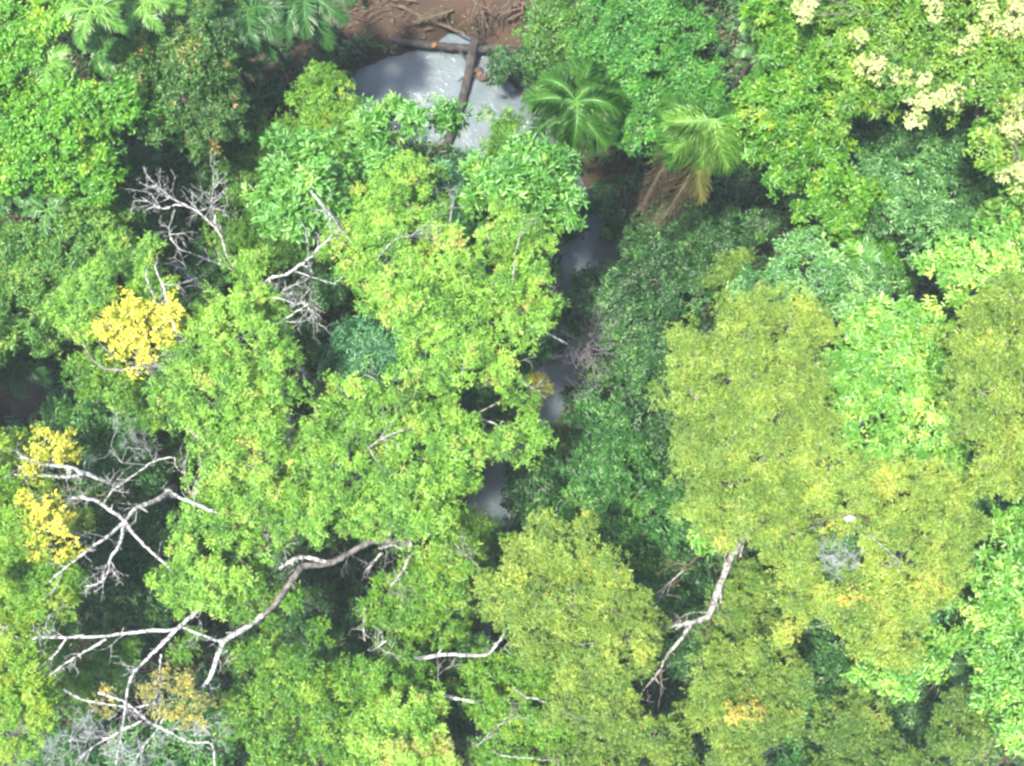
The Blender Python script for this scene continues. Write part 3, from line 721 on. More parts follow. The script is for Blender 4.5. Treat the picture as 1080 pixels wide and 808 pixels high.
# ---- lower side: pale bare-limbed trees
tree('lime_tree', 'lime green tree at the picture edge with golden leaf tufts beside the white limbs', 'tree', 'lime_green', 15.5,
     '10,590,25 40,612,26 10,630,28 45,642,22 64,607,14 20,562,20 5,545,18 10,470,18 10,520,18 75,545,10 25,605,20 25,500,12', 'pale_bark', base=(20, 590), tint=0.85,
     extras=[('yellow_foliage', 'yellow', '45,463,17 62,475,8 33,525,12 40,557,18 55,580,13 28,577,12 45,540,10 62,555,9 30,495,6', 0.5)])
t = bare('bare pale barked tree whose white limbs spread like a star from one knot', (185, 515), 13, 'white_bark',
     [('white_bark', 5.5, 3.2, '178,520,12.5 160,530,13.5 145,535,14 132,549,14.4'), ('white_bark', 3.6, 1.8, '132,549,14.4 119,540,14.8 100,528,15 78,525,15.2 60,540,15.2 48,555,15.2', 4),
            ('white_bark', 3.2, 1.6, '132,549,14.4 115,565,14.8 100,575,15 74,595,15.2 52,614,15.3', 3), ('white_bark', 3.0, 1.5, '132,549,14.4 126,575,14.6 117,588,14.7 113,606,14.6 103,616,14.5 89,619,14.4', 10),
            ('white_bark', 3.4, 1.2, '132,549,14.4 138,560,14.4 152,575,14.3 177,597,14.2 185,608,14.2 200,615,14.2', 3), ('white_bark', 4.2, 3.0, '125,512,13 108,506,14 89,499,14.6 71,492,15 48,490,15.3 22,482,15.5'),
            ('white_bark', 2.8, 1.8, '89,499,14.6 71,503,14.9 56,502,15 22,501,15.2 -15,500,15.2'), ('white_bark', 1.5, 0.6, '71,492,15 72,500,15.1 70,508,15.1', 2),
            ('white_bark', 1.6, 0.7, '125,512,13 150,495,13.4 160,488,13.6 182,482,13.8 186,493,13.8 196,500,13.7', 4), ('white_bark', 1.6, 0.7, '110,530,14 118,518,14.3 126,512,14.4', 4)], trunk_to=(178, 520, 12.5), r=0.2)
spray_part(t, 'twig_grey', 128, 488, 13.8, 46, 16, 3, 0.010)
spray_part(t, 'twig_grey', 88, 560, 14.0, 30, 9, 3, 0.010)
tree('lime_tree', 'lime green tree in the lower corner beside the grey twig clouds', 'tree', 'lime_green', 15.5,
     '15,700,24 45,722,18 10,740,28 35,757,20 10,788,20 52,740,14 25,725,20', 'pale_bark', base=(25, 735), tint=0.9)
t = bare('leaning pale barked tree with long bare white limbs, grey twigs and dull yellow tufts', (440, 576), 13, 'white_bark',
     [('grey_bark', 6.5, 6.0, '430,574,12.6 405,570,13 390,571,13.2 372,581,13.4 346,594,13.6 318,596,13.8'), ('white_bark', 4.5, 3.5, '346,594,13.6 325,588,13.8 310,590,14 295,600,14.1'),
            ('grey_bark', 5.8, 5.2, '318,597,13.8 305,616,13.6 293,633,13.4 277,649,13.3 256,664,13.4'), ('white_bark', 5.2, 4.2, '277,649,13.3 256,664,13.4 238,675,13.7 230,690,14 223,712,14.2 213,726,14.4'),
            ('white_bark', 2.6, 2.4, '238,677,13.7 228,675,13.8 216,671,14 193,662,14.2'), ('white_bark', 4.2, 3.0, '220,635,13 208,645,13.6 186,664,14.2 164,686,14.4 141,709,14.6'),
            ('white_bark', 2.6, 1.6, '141,709,14.6 135,724,14.6 132,746,14.7 128,776,14.8 122,806,14.9', 5),
            ('white_bark', 3.4, 2.0, '186,664,14.2 149,666,14.5 119,670,14.7 89,672,14.8 45,672,14.9'), ('white_bark', 2.6, 1.2, '112,674,14.7 92,686,14.8 78,694,14.9 52,712,15', 3),
            ('white_bark', 2.4, 1.2, '70,673,14.8 60,688,14.9 48,699,15 24,720,15', 3), ('white_bark', 1.6, 0.8, '89,670,14.8 63,672,14.9 45,662,15', 2),
            ('white_bark', 2.2, 1.2, '40,672,14.9 28,679,15 12,700,15 4,715,15', 2), ('white_bark', 1.8, 0.8, '28,679,15 12,668,15 -4,655,15', 2),
            ('white_bark', 2.0, 1.0, '67,727,14.6 85,737,14.7 110,742,14.7 141,746,14.7 165,742,14.8', 5), ('white_bark', 2.4, 1.3, '104,731,14.7 120,736,14.8 134,742,14.8 156,761,14.9 178,772,14.9 201,783,14.8 223,785,14.8 227,812,14.8', 4),
            ('white_bark', 2.0, 1.0, '170,690,13.8 168,708,13.9 165,725,14', 2), ('white_bark', 2.2, 1.2, '150,760,14.8 120,775,14.9 95,790,15 80,806,15', 5),
            ('white_bark', 1.8, 0.8, '180,745,14.6 165,770,14.8 150,790,14.9 140,806,15', 5)], trunk_to=(430, 574, 12.6), r=0.24,
     extras=[('yellow_foliage', 'dull_yellow', '170,722,11 195,735,15 178,752,14 160,735,10 205,755,10 110,745,11 188,718,8 215,740,8', 14.9)])
for q in [(165, 735, 14.2, 34, 16), (75, 780, 14.6, 44, 34), (35, 790, 14.5, 36, 22), (205, 775, 14.3, 42, 26), (150, 795, 14.4, 38, 24), (110, 795, 14.6, 36, 24)]:
    spray_part(t, 'twig_grey', *q, 3, 0.012)
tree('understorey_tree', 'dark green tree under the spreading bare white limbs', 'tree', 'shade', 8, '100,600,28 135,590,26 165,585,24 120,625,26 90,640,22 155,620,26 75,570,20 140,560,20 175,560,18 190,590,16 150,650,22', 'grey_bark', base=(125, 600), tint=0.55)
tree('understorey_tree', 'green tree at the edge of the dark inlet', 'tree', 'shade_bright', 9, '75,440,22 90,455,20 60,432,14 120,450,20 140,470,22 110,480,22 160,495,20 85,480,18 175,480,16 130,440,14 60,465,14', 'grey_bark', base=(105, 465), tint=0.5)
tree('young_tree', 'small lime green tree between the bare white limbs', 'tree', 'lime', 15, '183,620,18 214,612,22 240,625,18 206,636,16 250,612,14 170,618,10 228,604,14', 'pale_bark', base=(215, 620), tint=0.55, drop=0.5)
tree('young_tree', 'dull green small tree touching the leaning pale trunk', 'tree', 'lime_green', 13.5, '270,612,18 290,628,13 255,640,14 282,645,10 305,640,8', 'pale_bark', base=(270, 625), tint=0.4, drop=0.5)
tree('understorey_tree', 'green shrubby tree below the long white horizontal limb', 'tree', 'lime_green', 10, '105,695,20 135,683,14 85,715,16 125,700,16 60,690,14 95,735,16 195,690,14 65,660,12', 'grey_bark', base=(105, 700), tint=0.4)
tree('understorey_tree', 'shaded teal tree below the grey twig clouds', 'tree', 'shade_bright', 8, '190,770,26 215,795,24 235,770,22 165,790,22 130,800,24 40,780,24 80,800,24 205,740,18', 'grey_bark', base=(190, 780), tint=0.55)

# ---- lower centre
tree('green_tree', 'fine leaved mid green tree beside the leaning pale trunk', 'tree', 'sprig_green', 13.5,
     '262,692,18 290,690,24 320,702,22 300,725,28 335,745,28 270,730,22 262,762,22 300,770,28 345,780,24 280,797,20 325,725,22 245,775,12 315,800,22 345,715,14 360,760,18', 'grey_bark', base=(300, 740), tint=0.6)
tree('green_tree', 'fine leaved green tree standing beside the olive crown and the creek', 'tree', 'sprig_green', 12.5,
     '402,640,20 415,662,20 440,640,26 450,610,26 470,582,22 475,622,24 500,570,18 490,552,20 465,670,16 430,682,16 396,655,12 495,600,16 455,590,12 430,615,14', 'grey_bark', base=(450, 620), tint=0.7,
     limbs=[('pale_bark', 1.6, 0.7, '507,600,13 495,588,13.6 485,579,13.8', 3), ('pale_bark', 2.0, 1.6, '384,655,12.6 384,668,12.7'), ('white_bark', 2.2, 1.2, '393,686,12.4 402,680,12.8')])
tree('yellow_green_tree', 'bright yellow green tree at the bottom beside the green trees', 'tree', 'lime', 15,
     '400,768,22 433,765,24 455,785,20 390,800,22 420,800,26 405,745,16 440,748,14 465,800,16 415,780,22', 'pale_bark', base=(420, 780), tint=0.75)
tree('green_tree', 'soft green tree behind the bright yellow green crown', 'tree', 'lime_green', 13.5, '400,715,20 430,725,18 375,745,18 405,735,18 430,700,14 375,770,14 370,720,14 360,795,16', 'pale_bark', base=(400, 730), tint=0.4)
tree('olive_tree', 'olive green tree with a dense crown beside the forked pale branch', 'tree', 'olive', 16.5,
     '550,590,18 575,577,18 545,615,24 580,610,26 530,640,20 610,590,24 643,602,22 560,650,26 600,640,28 640,640,28 668,637,18 685,660,16 665,675,22 630,680,26 595,680,26 560,683,18 '
     '610,715,26 645,715,22 600,745,24 640,752,22 655,735,14 517,612,12 618,562,12 583,556,11 675,700,12', 'pale_bark', base=(605, 655), tint=0.38)
tree('olive_tree', 'low olive crown at the bottom beside the dark slot', 'tree', 'olive_green', 14.5, '690,782,26 660,790,24 718,795,14 640,795,22 708,770,14 675,765,16 610,780,20 600,800,20', 'pale_bark', base=(665, 790), tint=0.55)
tree('green_tree', 'loose bright green tree with pale branches showing below the olive crown', 'tree', 'lime_green', 13.5,
     '510,722,20 540,710,20 527,742,20 560,725,20 572,708,14 500,705,12 547,762,22 578,767,20 512,790,18 542,797,20 580,795,20 520,765,14', 'pale_bark', base=(545, 745), tint=0.5,
     limbs=[('white_bark', 3.6, 2.4, '444,694,12.6 470,690,13.2 500,691,13.5 515,690,13.6 522,682,13.8 527,676,14'), ('white_bark', 3.4, 2.6, '455,733,12.6 475,735,13.2 496,740,13.6'),
            ('pale_bark', 2.0, 1.2, '555,735,15 568,738,15.2 585,745,15.3 608,757,15.4'), ('pale_bark', 1.6, 0.8, '505,785,14.4 515,775,14.6 528,764,14.8'),
            ('pale_bark', 1.5, 0.7, '460,735,12.8 462,722,13 462,712,13', 2), ('pale_bark', 1.5, 0.8, '530,797,14.6 550,799,14.8 580,802,14.8')])
tree('blue_green_tree', 'dark blue green tree seen through the gap below the olive crown', 'tree', 'shade', 8.5, '490,672,22 478,722,24 490,762,22 470,750,18 505,650,16 480,700,18 470,775,14', 'grey_bark', base=(482, 715), tint=0.5)
tree('understorey_tree', 'very dark tree at the bottom of the shaded hollow beside the leaning trunk', 'tree', 'shade', 5.5, '340,640,26 365,625,24 390,605,20 350,670,24 330,610,20 375,655,20 360,690,18 320,660,18', 'grey_bark', base=(355, 640), tint=0.35)

# ---- right: the two big olive crowns
tree('olive_tree', 'big olive crown with a straight edge against the dark green trees', 'tree', 'olive', 18,
     '725,357,18 731,385,25 735,420,27 730,460,24 735,495,25 745,527,22 758,552,16 762,348,14 770,332,18 800,325,20 840,335,24 863,350,16 792,355,24 830,370,26 765,377,26 795,400,28 832,408,26 863,395,20 '
     '770,430,28 805,440,28 845,440,26 875,440,12 868,470,20 770,470,28 810,480,28 850,490,22 782,510,28 822,520,28 787,545,24 772,568,12', 'pale_bark', base=(790, 450), tint=0.42, tvar=0.16, zj=0.3)
tree('olive_tree', 'big yellow olive crown with a grey twiggy hollow in its top', 'tree', 'olive', 18.3,
     '830,560,26 870,520,26 900,500,22 905,535,24 940,512,24 978,512,24 1008,527,20 1018,560,24 990,562,26 950,556,24 845,600,24 870,635,24 902,650,24 930,600,22 940,640,26 975,600,26 1008,598,20 970,640,22 '
     '930,680,22 955,690,14 842,638,18 830,665,10 815,575,18 850,570,12 922,562,16 915,620,18 1000,625,12', 'pale_bark', base=(905, 590), tint=0.55, tvar=0.18, zj=0.3,
     extras=[('amber_foliage', 'amber', '898,634,8', 0.25)],
     limbs=[('pale_bark', 1.0, 0.6, '918,565,19 932,577,19.2 946,589,19.3'), ('brown_bark', 1.3, 0.6, '870,548,18.9 882,544,19.2 898,545,19.2')])
hollow = bpy.data.objects['olive_tree.003']
spray_part(hollow, 'twig_grey', 878, 586, 18.0, 38, 36, 3, 0.008)
tree('blue_green_tree', 'blue green leaves showing through the twiggy hollow of the yellow olive crown', 'tree', 'bluish_broad', 15.5, '885,590,24 875,570,16 898,605,16 1020,590,14 985,640,14 870,490,12', 'grey_bark', base=(885, 592), tint=0.45, zj=0.2)
tree('olive_tree', 'olive crown at the picture edge above the pale broad leaves', 'tree', 'olive', 18.3,
     '1045,330,26 1015,352,16 1070,315,26 1035,370,26 1070,370,28 1022,400,20 1050,420,28 1075,430,26 1032,450,20 1062,470,26 1045,495,18 1072,510,22 1025,330,16', 'pale_bark', base=(1062, 410), tint=0.48, tvar=0.16, zj=0.3)
tree('broadleaf_tree', 'pale green broad leaved tree between the two olive crowns', 'tree', 'pale_broad', 16,
     '905,345,20 940,342,22 970,352,18 985,332,14 890,380,18 880,402,14 920,385,24 955,385,24 985,387,20 935,420,22 970,420,22 998,440,16 985,470,18 955,462,16 920,475,16 942,482,16 1000,482,16 1018,500,10 900,420,16 895,455,14', 'grey_bark', base=(945, 405), tint=0.55)
tree('broadleaf_tree', 'bluish green broad leaved tree behind the straight edged olive crown', 'tree', 'bluish_broad', 14,
     '800,300,15 830,290,19 860,270,18 870,300,20 840,315,14 790,296,10 905,305,20 930,300,16 900,327,13 925,322,13 850,250,12 880,285,14 890,320,14 785,305,8', 'grey_bark', base=(860, 290), tint=0.6)
tree('broadleaf_tree', 'light green tree at the picture edge above the edge olive crown', 'tree', 'pale_broad', 16.5, '1000,287,17 1028,272,22 1057,257,24 1072,285,22 1042,290,22 1012,305,12 1005,270,12 1072,240,16', 'grey_bark', base=(1045, 275), tint=0.65)
tree('broadleaf_tree', 'pale green broad leaved tree running down the picture edge below the olive crowns', 'tree', 'pale_broad', 15.5,
     '1060,590,22 1075,618,24 1050,640,22 1070,660,24 1045,602,14 1050,682,18 1072,700,22 1060,730,18 1045,712,10 1072,770,18 1060,757,12 1075,557,20 1052,555,14 1065,630,20 1045,655,14', 'grey_bark', base=(1065, 650), tint=0.55)
tree('broadleaf_tree', 'low pale broad leaved tree peeping out under the yellow olive crown', 'tree', 'pale_broad', 14.5, '930,705,14 950,712,16 975,702,16 988,690,12 940,722,10 962,722,10 995,675,12 960,695,14', 'grey_bark', base=(958, 705), tint=0.6)
tree('young_tree', 'small pale leaved tree under the straight edged olive crown', 'tree', 'pale_broad', 14.5, '742,548,11 750,558,10 745,568,8 738,538,7', 'grey_bark', base=(745, 555), tint=0.5, drop=0.2, zj=0.1)
tree('blue_green_tree', 'dull blue green tree in the slot beside the edge broad leaved tree', 'tree', 'bluish_broad', 11, '1035,540,16 1042,570,16 1030,600,16 1030,640,16 1022,665,18 1025,700,16 1000,665,14 1030,520,14', 'grey_bark', base=(1030, 600), tint=0.3)

# lower right
tree('olive_tree', 'round olive tree with an orange yellow tuft', 'tree', 'olive', 15.5,
     '742,720,18 770,702,20 800,690,20 765,735,22 795,725,26 825,715,20 840,733,14 737,750,16 770,763,22 805,763,24 830,758,16 788,785,16 762,783,12 745,697,12 848,715,8', 'pale_bark', base=(790, 735), tint=0.35,
     extras=[('amber_foliage', 'amber', '785,748,9 775,755,6 797,753,7', 0.6)])
tree('olive_tree', 'greener olive tree tucked under the big crowns beside the forked trunk', 'tree', 'olive_green', 13, '790,640,20 772,625,15 810,660,18 782,660,16 745,675,12 800,612,14 828,688,14 812,630,14 785,600,12 760,650,12', 'grey_bark', base=(792, 645), tint=0.5)
tree('olive_tree', 'dull olive tree at the bottom beside the pale fallen leaf', 'tree', 'olive_green', 12, '890,755,20 920,752,20 882,785,22 915,785,24 937,772,12 902,732,14 945,792,10 870,765,12', 'grey_bark', base=(905, 770), tint=0.25)
tree('olive_tree', 'dull olive tree in the bottom corner', 'tree', 'olive_green', 12.5, '1010,742,16 1002,765,20 1030,775,20 1015,795,20 1040,755,12 986,790,12', 'grey_bark', base=(1015, 770), tint=0.25)
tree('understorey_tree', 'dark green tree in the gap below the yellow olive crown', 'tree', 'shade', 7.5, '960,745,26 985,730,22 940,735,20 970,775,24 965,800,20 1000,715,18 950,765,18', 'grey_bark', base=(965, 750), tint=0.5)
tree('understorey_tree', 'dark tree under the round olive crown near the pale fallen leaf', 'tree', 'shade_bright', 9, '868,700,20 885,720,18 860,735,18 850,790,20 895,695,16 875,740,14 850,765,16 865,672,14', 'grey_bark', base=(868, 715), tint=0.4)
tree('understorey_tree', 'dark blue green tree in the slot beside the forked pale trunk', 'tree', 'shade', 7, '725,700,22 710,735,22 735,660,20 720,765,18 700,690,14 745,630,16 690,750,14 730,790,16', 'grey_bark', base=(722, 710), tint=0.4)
bare('forked pale trunk leaning out from under the straight edged olive crown', (820, 535), 13, 'pale_bark',
     [('pale_bark', 8.5, 5.5, '806,545,11.3 793,558,12 779,575,12.5 767,597,13 756,627,13.3 747,653,13.5'), ('pale_bark', 4.8, 3.2, '748,650,13.5 735,655,13.5 721,658,13.5 704,661,13.3 690,664,13'),
      ('pale_bark', 3.8, 1.2, '728,659,13.5 720,672,13.6 710,683,13.6 700,697,13.5 695,708,13.4 680,727,13.2 670,745,13', 3), ('brown_bark', 1.8, 0.7, '748,654,13.4 749,664,13.2 748,676,13'),
      ('brown_bark', 1.2, 0.5, '695,706,13.4 697,722,13.2 696,740,13'), ('pale_bark', 1.1, 0.5, '745,646,13.6 730,646,13.7 716,652,13.6')], trunk_to=(808, 543, 11.2), r=0.33)
bare('thin reddish brown forked branch tree beside the forked pale trunk', (775, 560), 12, 'brown_bark',
     [('brown_bark', 2.2, 1.5, '762,566,11.6 751,575,12 738,586,12.2 725,597,12.3'), ('brown_bark', 1.7, 0.9, '725,597,12.3 713,594,12.3 703,600,12.2'),
      ('pale_bark', 1.6, 0.8, '722,601,12.3 713,608,12.2 702,620,12 693,638,11.8'), ('brown_bark', 1.3, 0.7, '724,599,12.3 719,610,12.2 711,614,12.1')], trunk_to=(764, 564, 11.5), r=0.09)

# ---- upper right
tree('green_tree', 'emerald green dense tree beside the feather palms', 'tree', 'emerald', 13,
     '640,20,24 670,15,24 700,30,26 735,40,20 680,60,28 720,75,26 745,85,16 650,60,24 690,100,26 725,108,24 660,95,22 648,130,20 680,135,18 705,132,18 752,105,14 628,50,14 700,10,20 640,95,14', 'grey_bark', base=(690, 70), tint=0.5)
tree('understorey_tree', 'dark green tree hanging over the bank roots', 'tree', 'mid_small', 9.5, '597,35,20 612,62,18 590,15,20 575,60,14 620,20,16 570,35,14 600,80,12', 'brown_bark', base=(600, 42), tint=0.25)
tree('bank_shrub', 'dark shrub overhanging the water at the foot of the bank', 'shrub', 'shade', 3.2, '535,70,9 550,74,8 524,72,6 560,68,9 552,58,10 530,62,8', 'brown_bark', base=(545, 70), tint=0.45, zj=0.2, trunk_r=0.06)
tree('vivid_tree', 'vivid green tree between the feather palm and the cream blossoms', 'tree', 'vivid', 15,
     '800,18,18 840,22,26 870,15,20 860,50,28 830,60,22 850,90,28 815,100,22 800,120,18 832,130,28 870,130,28 800,150,14 850,165,26 885,168,24 828,180,18 870,205,24 905,210,20 890,235,16 815,60,14 885,80,20 795,95,12', 'grey_bark', base=(850, 115), tint=0.55)
tree('flowering_tree', 'yellow green tree dotted with cream blossom clusters', 'tree', 'cream_host', 17,
     '900,10,28 950,10,28 1000,15,30 1050,10,30 900,50,28 940,50,28 985,55,30 1030,50,30 1072,42,26 1072,88,26 1040,90,26 1000,95,22 960,88,22 907,90,24 925,118,14 1060,130,26 1042,152,14 1070,172,20 1072,200,14 890,110,12', 'grey_bark', base=(995, 60), tint=0.5,
     extras=[('blossom_cluster', 'cream', '918,63,7 909,37,5 966,119,8 972,108,6 992,104,9 1008,96,8 977,85,6 1022,93,8 988,7,8 1029,33,8 1022,48,7 1044,15,9 1060,28,7 1066,111,8 1062,137,7 1070,182,8 852,15,5 930,70,4 950,80,5 1072,12,7', 0.95)])
tree('blue_green_tree', 'blue green leafy tree below the cream blossoms', 'tree', 'bluish_broad', 12.5,
     '960,150,22 985,142,22 950,190,24 985,190,26 1020,182,24 960,225,22 995,225,24 1030,215,22 1040,242,14 970,258,18 1000,255,16 938,160,18 920,180,14 1050,190,14 935,230,14 965,125,14 1010,130,16 1000,160,20', 'grey_bark', base=(985, 195), tint=0.4)
tree('understorey_tree', 'shaded green tree below the vivid tree', 'tree', 'vivid', 10, '905,250,20 930,265,18 915,185,16 930,210,18 900,275,12 940,280,12 950,295,10', 'grey_bark', base=(920, 240), tint=0.2)

# ---- dark understorey beside the lower creek
tree('understorey_tree', 'dark brownish green tree below the dead palm fronds', 'tree', 'shade', 8, '690,272,24 730,262,26 757,245,22 700,300,24 740,297,24 770,265,16 670,265,16 715,240,16 665,290,16 800,235,14', 'brown_bark', base=(722, 270), tint=0.4)
tree('young_tree', 'small yellowish green tree in the shade behind the straight edged olive crown', 'tree', 'olive_green', 9.5, '776,276,12 765,285,11 785,268,8 770,297,10 755,298,9', 'brown_bark', base=(772, 282), tint=0.35, drop=0.3, zj=0.2)
tree('understorey_tree', 'dark green glossy tree on the creek side by the grey dead shrub', 'tree', 'shade', 9, '645,310,22 675,328,24 655,345,20 690,365,24 662,320,20 640,330,14 675,385,20 692,345,18 700,320,18 660,375,14 705,395,14', 'grey_bark', base=(675, 345), tint=0.55)
tree('understorey_tree', 'mid green sunlit tree on the creek side facing the lime tree', 'tree', 'shade_bright', 9.5, '622,428,14 650,452,20 640,480,22 668,472,18 612,505,18 628,520,20 645,500,20 655,520,16 625,455,16 615,480,12', 'grey_bark', base=(640, 480), tint=0.4)
tree('understorey_tree', 'dark tree beside the straight edged olive crown, shade put into its leaf colour', 'tree', 'shade', 8, '695,430,22 690,460,22 670,420,18 705,490,18 665,445,14 700,405,18', 'grey_bark', base=(690, 445), tint=0.4)
tree('understorey_tree', 'mid green tree under the lower edge of the straight edged olive crown', 'tree', 'shade_bright', 9, '680,500,20 692,540,22 665,530,18 710,520,14 700,575,20 725,560,16 720,595,14 680,560,16', 'grey_bark', base=(695, 535), tint=0.35)
tree('understorey_tree', 'bright green tree between the creek and the dense olive crown', 'tree', 'shade_bright', 10, '625,530,18 600,545,18 650,560,20 615,562,14 640,540,18 665,590,18 690,612,18 655,580,16 675,600,14 700,630,14', 'grey_bark', base=(645, 560), tint=0.55)
tree('blue_green_tree', 'dark teal tree leaning over the lower creek', 'tree', 'shade', 7.5, '562,510,20 548,522,15 572,537,18 585,500,16 555,545,12 590,525,16 540,505,9', 'grey_bark', base=(572, 522), tint=0.35)
tree('understorey_tree', 'dark shrubby tree under the lime tree by the brown water', 'tree', 'shade', 6, '315,335,16 330,310,14 300,350,14 355,300,14 325,360,10', 'grey_bark', base=(318, 335), tint=0.5)
tree('understorey_tree', 'dark tree above the small yellow sprig over the creek', 'tree', 'shade_bright', 9, '560,360,16 550,385,14 565,335,12 575,370,10 540,370,12', 'grey_bark', base=(556, 365), tint=0.35)
tree('young_tree', 'tiny yellow sprig sapling overhanging the creek', 'tree', 'yellow', 9.5, '568,402,5 575,409,4', 'grey_bark', base=(560, 395), tint=0.6, drop=0.1, zj=0.1, trunk_r=0.05)

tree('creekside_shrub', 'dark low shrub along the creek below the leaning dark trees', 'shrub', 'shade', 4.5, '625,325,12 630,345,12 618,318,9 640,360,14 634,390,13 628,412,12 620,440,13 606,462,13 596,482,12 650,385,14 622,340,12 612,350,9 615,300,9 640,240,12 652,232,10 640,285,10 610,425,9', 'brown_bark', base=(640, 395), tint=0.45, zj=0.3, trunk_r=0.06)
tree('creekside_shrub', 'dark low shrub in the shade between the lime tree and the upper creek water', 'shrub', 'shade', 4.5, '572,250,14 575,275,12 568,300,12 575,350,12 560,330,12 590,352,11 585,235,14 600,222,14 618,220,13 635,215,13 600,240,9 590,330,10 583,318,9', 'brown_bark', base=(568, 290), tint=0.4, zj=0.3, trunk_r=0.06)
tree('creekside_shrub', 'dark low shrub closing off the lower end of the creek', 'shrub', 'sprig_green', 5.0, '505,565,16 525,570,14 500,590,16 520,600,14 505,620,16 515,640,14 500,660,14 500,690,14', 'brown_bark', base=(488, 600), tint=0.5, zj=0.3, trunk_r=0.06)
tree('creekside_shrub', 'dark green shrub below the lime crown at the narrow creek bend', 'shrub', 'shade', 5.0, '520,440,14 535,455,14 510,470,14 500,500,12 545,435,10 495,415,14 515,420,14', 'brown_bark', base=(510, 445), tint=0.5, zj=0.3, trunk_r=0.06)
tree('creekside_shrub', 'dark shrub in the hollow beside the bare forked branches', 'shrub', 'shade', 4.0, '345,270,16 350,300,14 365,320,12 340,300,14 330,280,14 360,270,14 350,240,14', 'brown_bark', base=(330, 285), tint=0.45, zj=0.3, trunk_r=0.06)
tree('bank_shrub', 'dark scrub added to darken the bank between the dark feathery palms and the pool', 'shrub', 'shade', 2.6, '300,65,14 330,60,12 318,95,12 290,100,16 345,75,9 275,80,16 340,40,12 360,60,7 300,40,12', 'brown_bark', base=(312, 75), tint=0.3, zj=0.2, trunk_r=0.06, dens=0.6)  # put in to darken the sunlit bank

# dead grey shrub over the creek
b = P(625, 372, 1); t = root('dead_shrub', 'leafless grey twiggy shrub arching over the creek', 'shrub', (b[0], b[1], float(ground_z(b[0], b[1]))))
g = Geo(); tube(g, smooth_path([[b[0], b[1], 0.2], [b[0] - 0.1, b[1] + 0.1, 2.5], P(620, 366, 8.2)], 5, 0.02), 0.09, 0.05, 7); g.build('stem', M['twig_brown'], t, smooth=True)
spray_part(t, 'twig_brown', 620, 366, 9.0, 54, 84, 3, 0.014, flat=0.8)
b = P(590, 300, 1); t = root('dead_shrub', 'small pale leafless sapling by the creek below the rosette tree', 'shrub', (b[0], b[1], float(ground_z(b[0], b[1]))))
g = Geo(); tube(g, smooth_path([[b[0], b[1], -0.3], P(588, 302, 3), P(582, 303, 5.5)], 5, 0.02), 0.06, 0.04, 7); g.build('stem', M['twig_grey'], t, smooth=True)
spray_part(t, 'twig_grey', 585, 302, 5.8, 16, 7, 2, 0.014)
b = P(402, 585, 1); t = root('dead_shrub', 'brown twiggy tangle on the leaning trunk under the lime crown', 'shrub', tuple(P(405, 578, 12.4)))
g = Geo(); tube(g, smooth_path([P(400, 578, 12.4), P(412, 575, 13), P(425, 580, 13.2)], 5, 0.02), 0.06, 0.03, 7); g.build('stem', M['twig_brown'], t, smooth=True)
spray_part(t, 'twig_brown', 405, 577, 13.4, 34, 14, 3, 0.016)
limb(t, 'pale_bark', 3.2, 1.8, '432,585,13.2 425,602,13.3 412,618,13.1')
limb(t, 'pale_bark', 2.4, 1.8, '403,583,13.4 395,592,13.4 388,600,13.3')

# ---- palms
palm('ferny palm with yellow green fronds at the top beside the dark small leaved tree', 97, 10, 15, 42, 9, 'frond_bright', lw=0.065, ll=0.75, nleaf=30)
palm('ferny yellow green palm touching the pink tipped tree', 152, 4, 13.8, 40, 9, 'frond_bright', lw=0.065, ll=0.75, nleaf=30)
palm('small yellow green palm between the two bright green corner trees', 52, 68, 13.6, 30, 7, 'frond_bright', lw=0.08, ll=0.9, nleaf=22)
palm('dull green palm showing through below the ferny palms', 108, 50, 12.3, 34, 8, 'frond', lw=0.10, ll=0.8, nleaf=26)
palm('dark feathery palm at the top next to the brown bank', 262, 12, 10, 52, 12, 'frond_dark', lw=0.07, ll=0.75, nleaf=44)
palm('dark feathery palm arching over the brown bank', 322, -6, 10, 58, 12, 'frond_dark', lw=0.07, ll=0.75, nleaf=44)
palm('shaded grey green palm low in the gap below the dark feathery palm', 238, 60, 6.5, 40, 9, 'frond_dark', lw=0.10, ll=0.8, nleaf=30)
palm('green palm rising through the mid green tree', 50, 222, 12.7, 34, 6, 'frond', lw=0.06, ll=0.7, nleaf=30)
palm('grassy dark green palm at the picture edge above the mid green tree', 12, 205, 13, 28, 9, 'frond', lw=0.09, ll=0.5, nleaf=30)
palm('shaded dark palm in the gap beside the bare forked branches', 140, 190, 6, 46, 10, 'frond_dark', lw=0.09, ll=0.8, nleaf=34)
palm('dark green palm overhanging the dark inlet', 18, 385, 9, 40, 9, 'frond_dark', lw=0.09, ll=0.8, nleaf=34)
palm('feather palm with green arching fronds beside the pool', 608, 108, 14, 58, 15, 'frond', lw=0.044, ll=0.98, nleaf=56, trunk_r=0.15, e_hi=52, droop=0.8, hang=0.7, specials=[(62, 38, 'frond', 48, 0.5), (172, 62, 'frond', 38, 0.55), (-72, 66, 'frond', 30, 0.6)])
palm('feather palm with one glowing yellow green frond and brown dead fronds', 752, 128, 14.2, 62, 0, 'frond', angles=[-25, -60, -95, -118, 205, 228, 250, -140, 160, 20, -5], lw=0.044, ll=0.98, nleaf=56, trunk_r=0.16, e_hi=42, droop=0.85, hang=0.7,
     specials=[(199, 66, 'frond_bright', 36, 0.5), (214, 60, 'frond_bright', 26, 0.6), (262, 56, 'frond_bright', 24, 0.7), (300, 54, 'frond_bright', 24, 0.75), (236, 58, 'frond_bright', 20, 0.7), (236, 84, 'frond_fading', 8, 0.5), (208, 105, 'frond_dead', -12, 0.5), (226, 112, 'frond_dead', -16, 0.55), (253, 118, 'frond_dead', -12, 0.5)])
